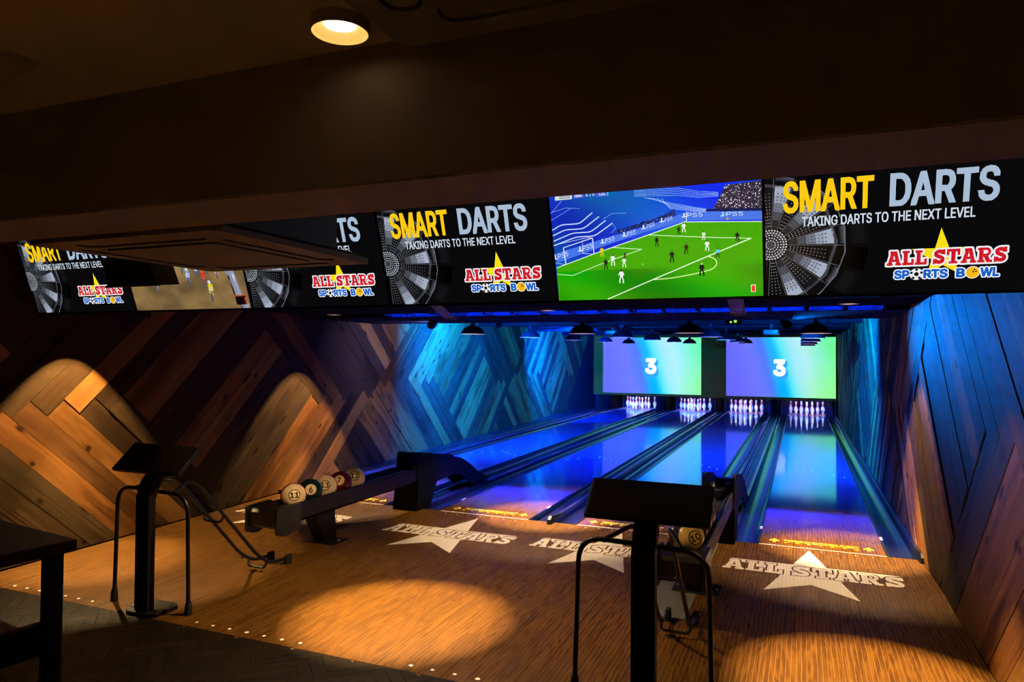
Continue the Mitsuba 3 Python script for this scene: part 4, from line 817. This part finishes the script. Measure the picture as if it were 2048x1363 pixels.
def ball(cx, cy, cz, num, base, face, face_deg, direction, lb, up=(0, 0, 1), roll=0):
    d = np.array(direction, float); d /= np.linalg.norm(d); m = trimesh.creation.icosphere(5, BR); n = m.vertices / BR
    a = np.degrees(np.arccos(np.clip(n @ d, -1, 1))); t = np.clip((face_deg - a) / 1.2 + 0.5, 0, 1)[:, None]
    back = np.clip((face_deg - (180 - a)) / 1.2 + 0.5, 0, 1)[:, None] if face_deg > 40 else 0
    mot = 0.82 + 0.36 * meshkit.fbm(n * 4 + num, 4, num)[:, None]; k_ = np.maximum(t, back)
    col = (np.array(base) * (1 - k_) + np.array(face) * k_) * mot
    t_ = name('bowling_ball'); tag(t_, lb, 'bowling ball')
    add(t_ + '__shell', move(m, cx, cy, cz), 'vertex_paint', smooth=True, color=np.clip(col, 0, 1))
    r = np.cross(np.array(up, float), d); r /= np.linalg.norm(r); u = np.cross(d, r); c_, s_ = cos(math.radians(roll)), sin(math.radians(roll)); r, u = c_ * r + s_ * u, -s_ * r + c_ * u
    R = 0.053; g = Point(0, 0).buffer(R, 24).difference(Point(0, 0).buffer(R * 0.86, 24))
    if face_deg < 40: g = Polygon()
    w = text(str(num), 0.046); b = w.bounds; w = affinity.translate(w, -(b[0] + b[2]) / 2, -(b[1] + b[3]) / 2).buffer(0.0018)
    g = unary_union([g, w] + ([sbox(-0.014, -0.030, 0.014, -0.025)] if num == 6 else [])); v, f = tri(g)
    sm = trimesh.Trimesh(np.c_[v, 0 * v[:, 0]], f, process=False); sm = trimesh.Trimesh(*trimesh.remesh.subdivide_to_size(sm.vertices, sm.faces, 0.012), process=False); v = sm.vertices
    q = d + (v[:, :1] * r + v[:, 1:2] * u) / BR; q = q / np.linalg.norm(q, axis=1, keepdims=True) * (BR + 0.0006); sm.vertices = q + (cx, cy, cz)
    add(t_ + '__number', sm, 'black_paint', label=f'black number {num}')
cream, dark = (0.86, 0.68, 0.42), (0.012, 0.012, 0.014)
def toward(x, y, z, ax=0.0, az=0.0):
    v = CAM - np.array([x, y, z]); v /= np.linalg.norm(v); h = math.atan2(v[1], v[0]) + math.radians(ax); e = math.asin(v[2]) + math.radians(az); return (cos(e) * cos(h), cos(e) * sin(h), sin(e))
bz = 0.385 + 0.02 + 0.094
for i, (num, base, face, deg, ax, az, lb) in enumerate(((11, (0.50, 0.02, 0.02), cream, 66, 5, 2, 'cream bowling ball with red edges marked 11'), (6, (0.003, 0.022, 0.020), cream, 26, 4, 8, 'dark green bowling ball marked 6 in the left ball return'), (13, (0.60, 0.06, 0.02), cream, 68, -4, 8, 'cream bowling ball with orange edges marked 13 in the left ball return'), (7, (0.10, 0.006, 0.008), cream, 26, -6, 14, 'dark red bowling ball marked 7 in the left ball return'), (12, (0.10, 0.02, 0.20), cream, 72, 2, 18, 'cream bowling ball marked 12 in the left ball return'))):
    y = -2.005 + 0.2245 * i; ball(BRX[0], y, bz, num, base, face, deg, toward(BRX[0], y, bz, ax, az), lb)
for i, (num, base, face, deg, ax, az, ro, lb) in enumerate(((10, (0.012, 0.013, 0.03), (0.60, 0.40, 0.12), 62, 28, -4, 20, 'yellow and black bowling ball marked 10 behind the right kiosk'), (14, (0.35, 0.08, 0.03), (0.30, 0.17, 0.08), 60, 34, 0, 0, 'orange bowling ball partly hidden behind the ball marked 10'), (9, (0.5, 0.35, 0.05), cream, 70, 40, 6, 0, 'cream bowling ball third in the right ball return'), (15, (0.3, 0.02, 0.03), cream, 66, 46, 14, 0, 'cream bowling ball last in the right ball return, half hidden by the kiosk'))):
    y = -2.005 + 0.2245 * i; ball(BRX[1], y, bz, num, base, face, deg, toward(BRX[1], y, bz, ax, az), lb, roll=ro)

# ---------------------------------------------------------------- kiosks, ramps, table
def kiosk(x, y, lb, basez=0.0, sh=0.008):
    t = name('kiosk_stand'); tag(t, lb, 'kiosk stand')
    pole = [(-0.055, 0.0), (-0.055, 0.78), (-0.02, 0.875), (0.09, 0.985), (0.13, 0.95), (0.035, 0.84), (0.0, 0.76), (0.0, 0.0)]
    add(t + '__pole', move(along_x(Polygon(pole).buffer(-0.006).buffer(0.006), -0.058, 0.058), x, y, basez), 'black_metal', smooth=25)
    add(t + '__base_plate', move(hull([(sx * a, sy * b + 0.035, z) for sx in (-1, 1) for sy in (-1, 1) for a, b, z in ((0.138, 0.085, 0.0), (0.138, 0.085, 0.024), (0.133, 0.08, 0.028), (0.09, 0.12, 0.0), (0.09, 0.12, 0.024))]), x, y, basez), 'black_metal')
    for sx in (-1, 1):
        for sy in (-1, 1): add(t + '__base_bolt', move(lathe([(0, 0), (0.010, 0), (0.008, 0.007), (0, 0.009)], 10), x + sx * 0.11, y + sy * 0.055 + 0.035, basez + 0.028), 'black_gloss')
    A = 41.0; L, Wd = 0.240, 0.610
    hs = rot(cbox(-Wd / 2, Wd / 2, 0, L, -0.030, 0.0, 0.005), A, (1, 0, 0)); sc = rot(cbox(-Wd / 2 + 0.012, Wd / 2 - 0.012, 0.012, L - 0.012, -0.002, 0.002, 0.001), A, (1, 0, 0))
    ox, oy, oz = x + sh, y - 0.065, 0.945
    add(t + '__screen_housing', move(hs, ox, oy, oz), 'black_metal'); add(t + '__touch_screen', move(sc, ox, oy, oz), 'glass_black')
kiosk(-4.205, -3.50, 'black touch screen kiosk in front of the left wall', sh=0.018)
kiosk(-0.872, -3.50, 'black touch screen kiosk in the foreground right of centre')
def ramp(x, y, shift, lb, dz=0.0):
    t = name('bowling_ramp'); tag(t, lb, 'bowling ramp')
    f = bend([(-0.345, 0, 0.02), (-0.325, 0, 0.80 + dz), (0.325, 0, 0.78 + dz), (0.345, 0, 0.02)], 0.13, 8)
    add(t + '__frame', move(tube(f, 0.0135, 10), x, y, 0), 'black_gloss', smooth=True)
    for s in (-1, 1): add(t + '__rubber_foot', move(lathe([(0, 0), (0.024, 0), (0.022, 0.05), (0.017, 0.085), (0, 0.085)], 14), x + s * 0.345, y, 0), 'rubber', smooth=40)
    for s in (-1, 1):
        o = s * 0.090
        p = bend([(o * 2.2, 0, 0.79 + dz), (o * 1.1 + shift * 0.3, 0.19, 0.835 + dz), (o + shift * 0.5, 0.27, 0.80 + dz), (o + shift, 0.83, 0.150), (o + shift, 0.98, 0.055), (o + shift, 1.20, 0.050)], 0.09, 8)
        add(t + '__rail', move(tube(p, 0.0125, 10), x, y, 0), 'black_gloss', smooth=True)
        add(t + '__rail_tip', move(cbox(o + shift - 0.016, o + shift + 0.016, 1.15, 1.215, 0.0, 0.075, 0.006), x, y, 0), 'rubber')
    def cross(yy, zz, xs, drop):
        q = bend([(-0.09 + xs, yy, zz), (-0.085 + xs, yy - 0.02, zz - drop), (0.085 + xs, yy - 0.02, zz - drop), (0.09 + xs, yy, zz)], 0.03, 5); add(t + '__cross_bar', move(tube(q, 0.009, 8), x, y, 0), 'black_gloss', smooth=True)
    cross(0.50, 0.545, shift * 0.7, 0.06); cross(0.93, 0.085, shift, 0.05)
    for yy, zz, sh in ((0.44, 0.615, shift * 0.66), (0.88, 0.125, shift)): add(t + '__tape', move(cbox(-0.115 + sh, -0.102 + sh, yy - 0.012, yy + 0.012, zz - 0.03, zz + 0.012, 0.002), x, y, 0), 'blue_tape', label='blue tag')
ramp(-4.262, -3.43, 0.085, 'black tubular bowling ramp behind the left kiosk')
ramp(-0.905, -3.43, 0.02, 'black tubular bowling ramp behind the right kiosk')
t = name('high_table'); tag(t, 'dark wooden high table with black metal legs at the lower left edge', 'table')
TM = T().translate([0, 0, 0])
def tb(m): return move(rot(m, -8, (0, 0, 1)), -2.93, -4.93, 0)
for i in range(3): add(t + '__top_board', tb(cbox(-1.6, 0.0, -0.30 * (i + 1) + 0.001, -0.30 * i - 0.001, 0.912, 0.960, 0.005)), 'table_wood')
for lx, ly in ((-0.045, -0.075), (-0.045, -0.84), (-1.54, -0.075), (-1.54, -0.84)): add(t + '__leg', tb(cbox(lx - 0.03, lx + 0.03, ly - 0.03, ly + 0.03, 0.0, 0.914, 0.004)), 'black_metal')
for lx in (-0.045, -1.54): add(t + '__side_stretcher', tb(cbox(lx - 0.022, lx + 0.022, -0.82, -0.10, 0.52, 0.645, 0.004)), 'black_metal')
add(t + '__foot_shelf', tb(cbox(-1.52, -0.07, -0.46, -0.11, 0.56, 0.59, 0.004)), 'table_wood')
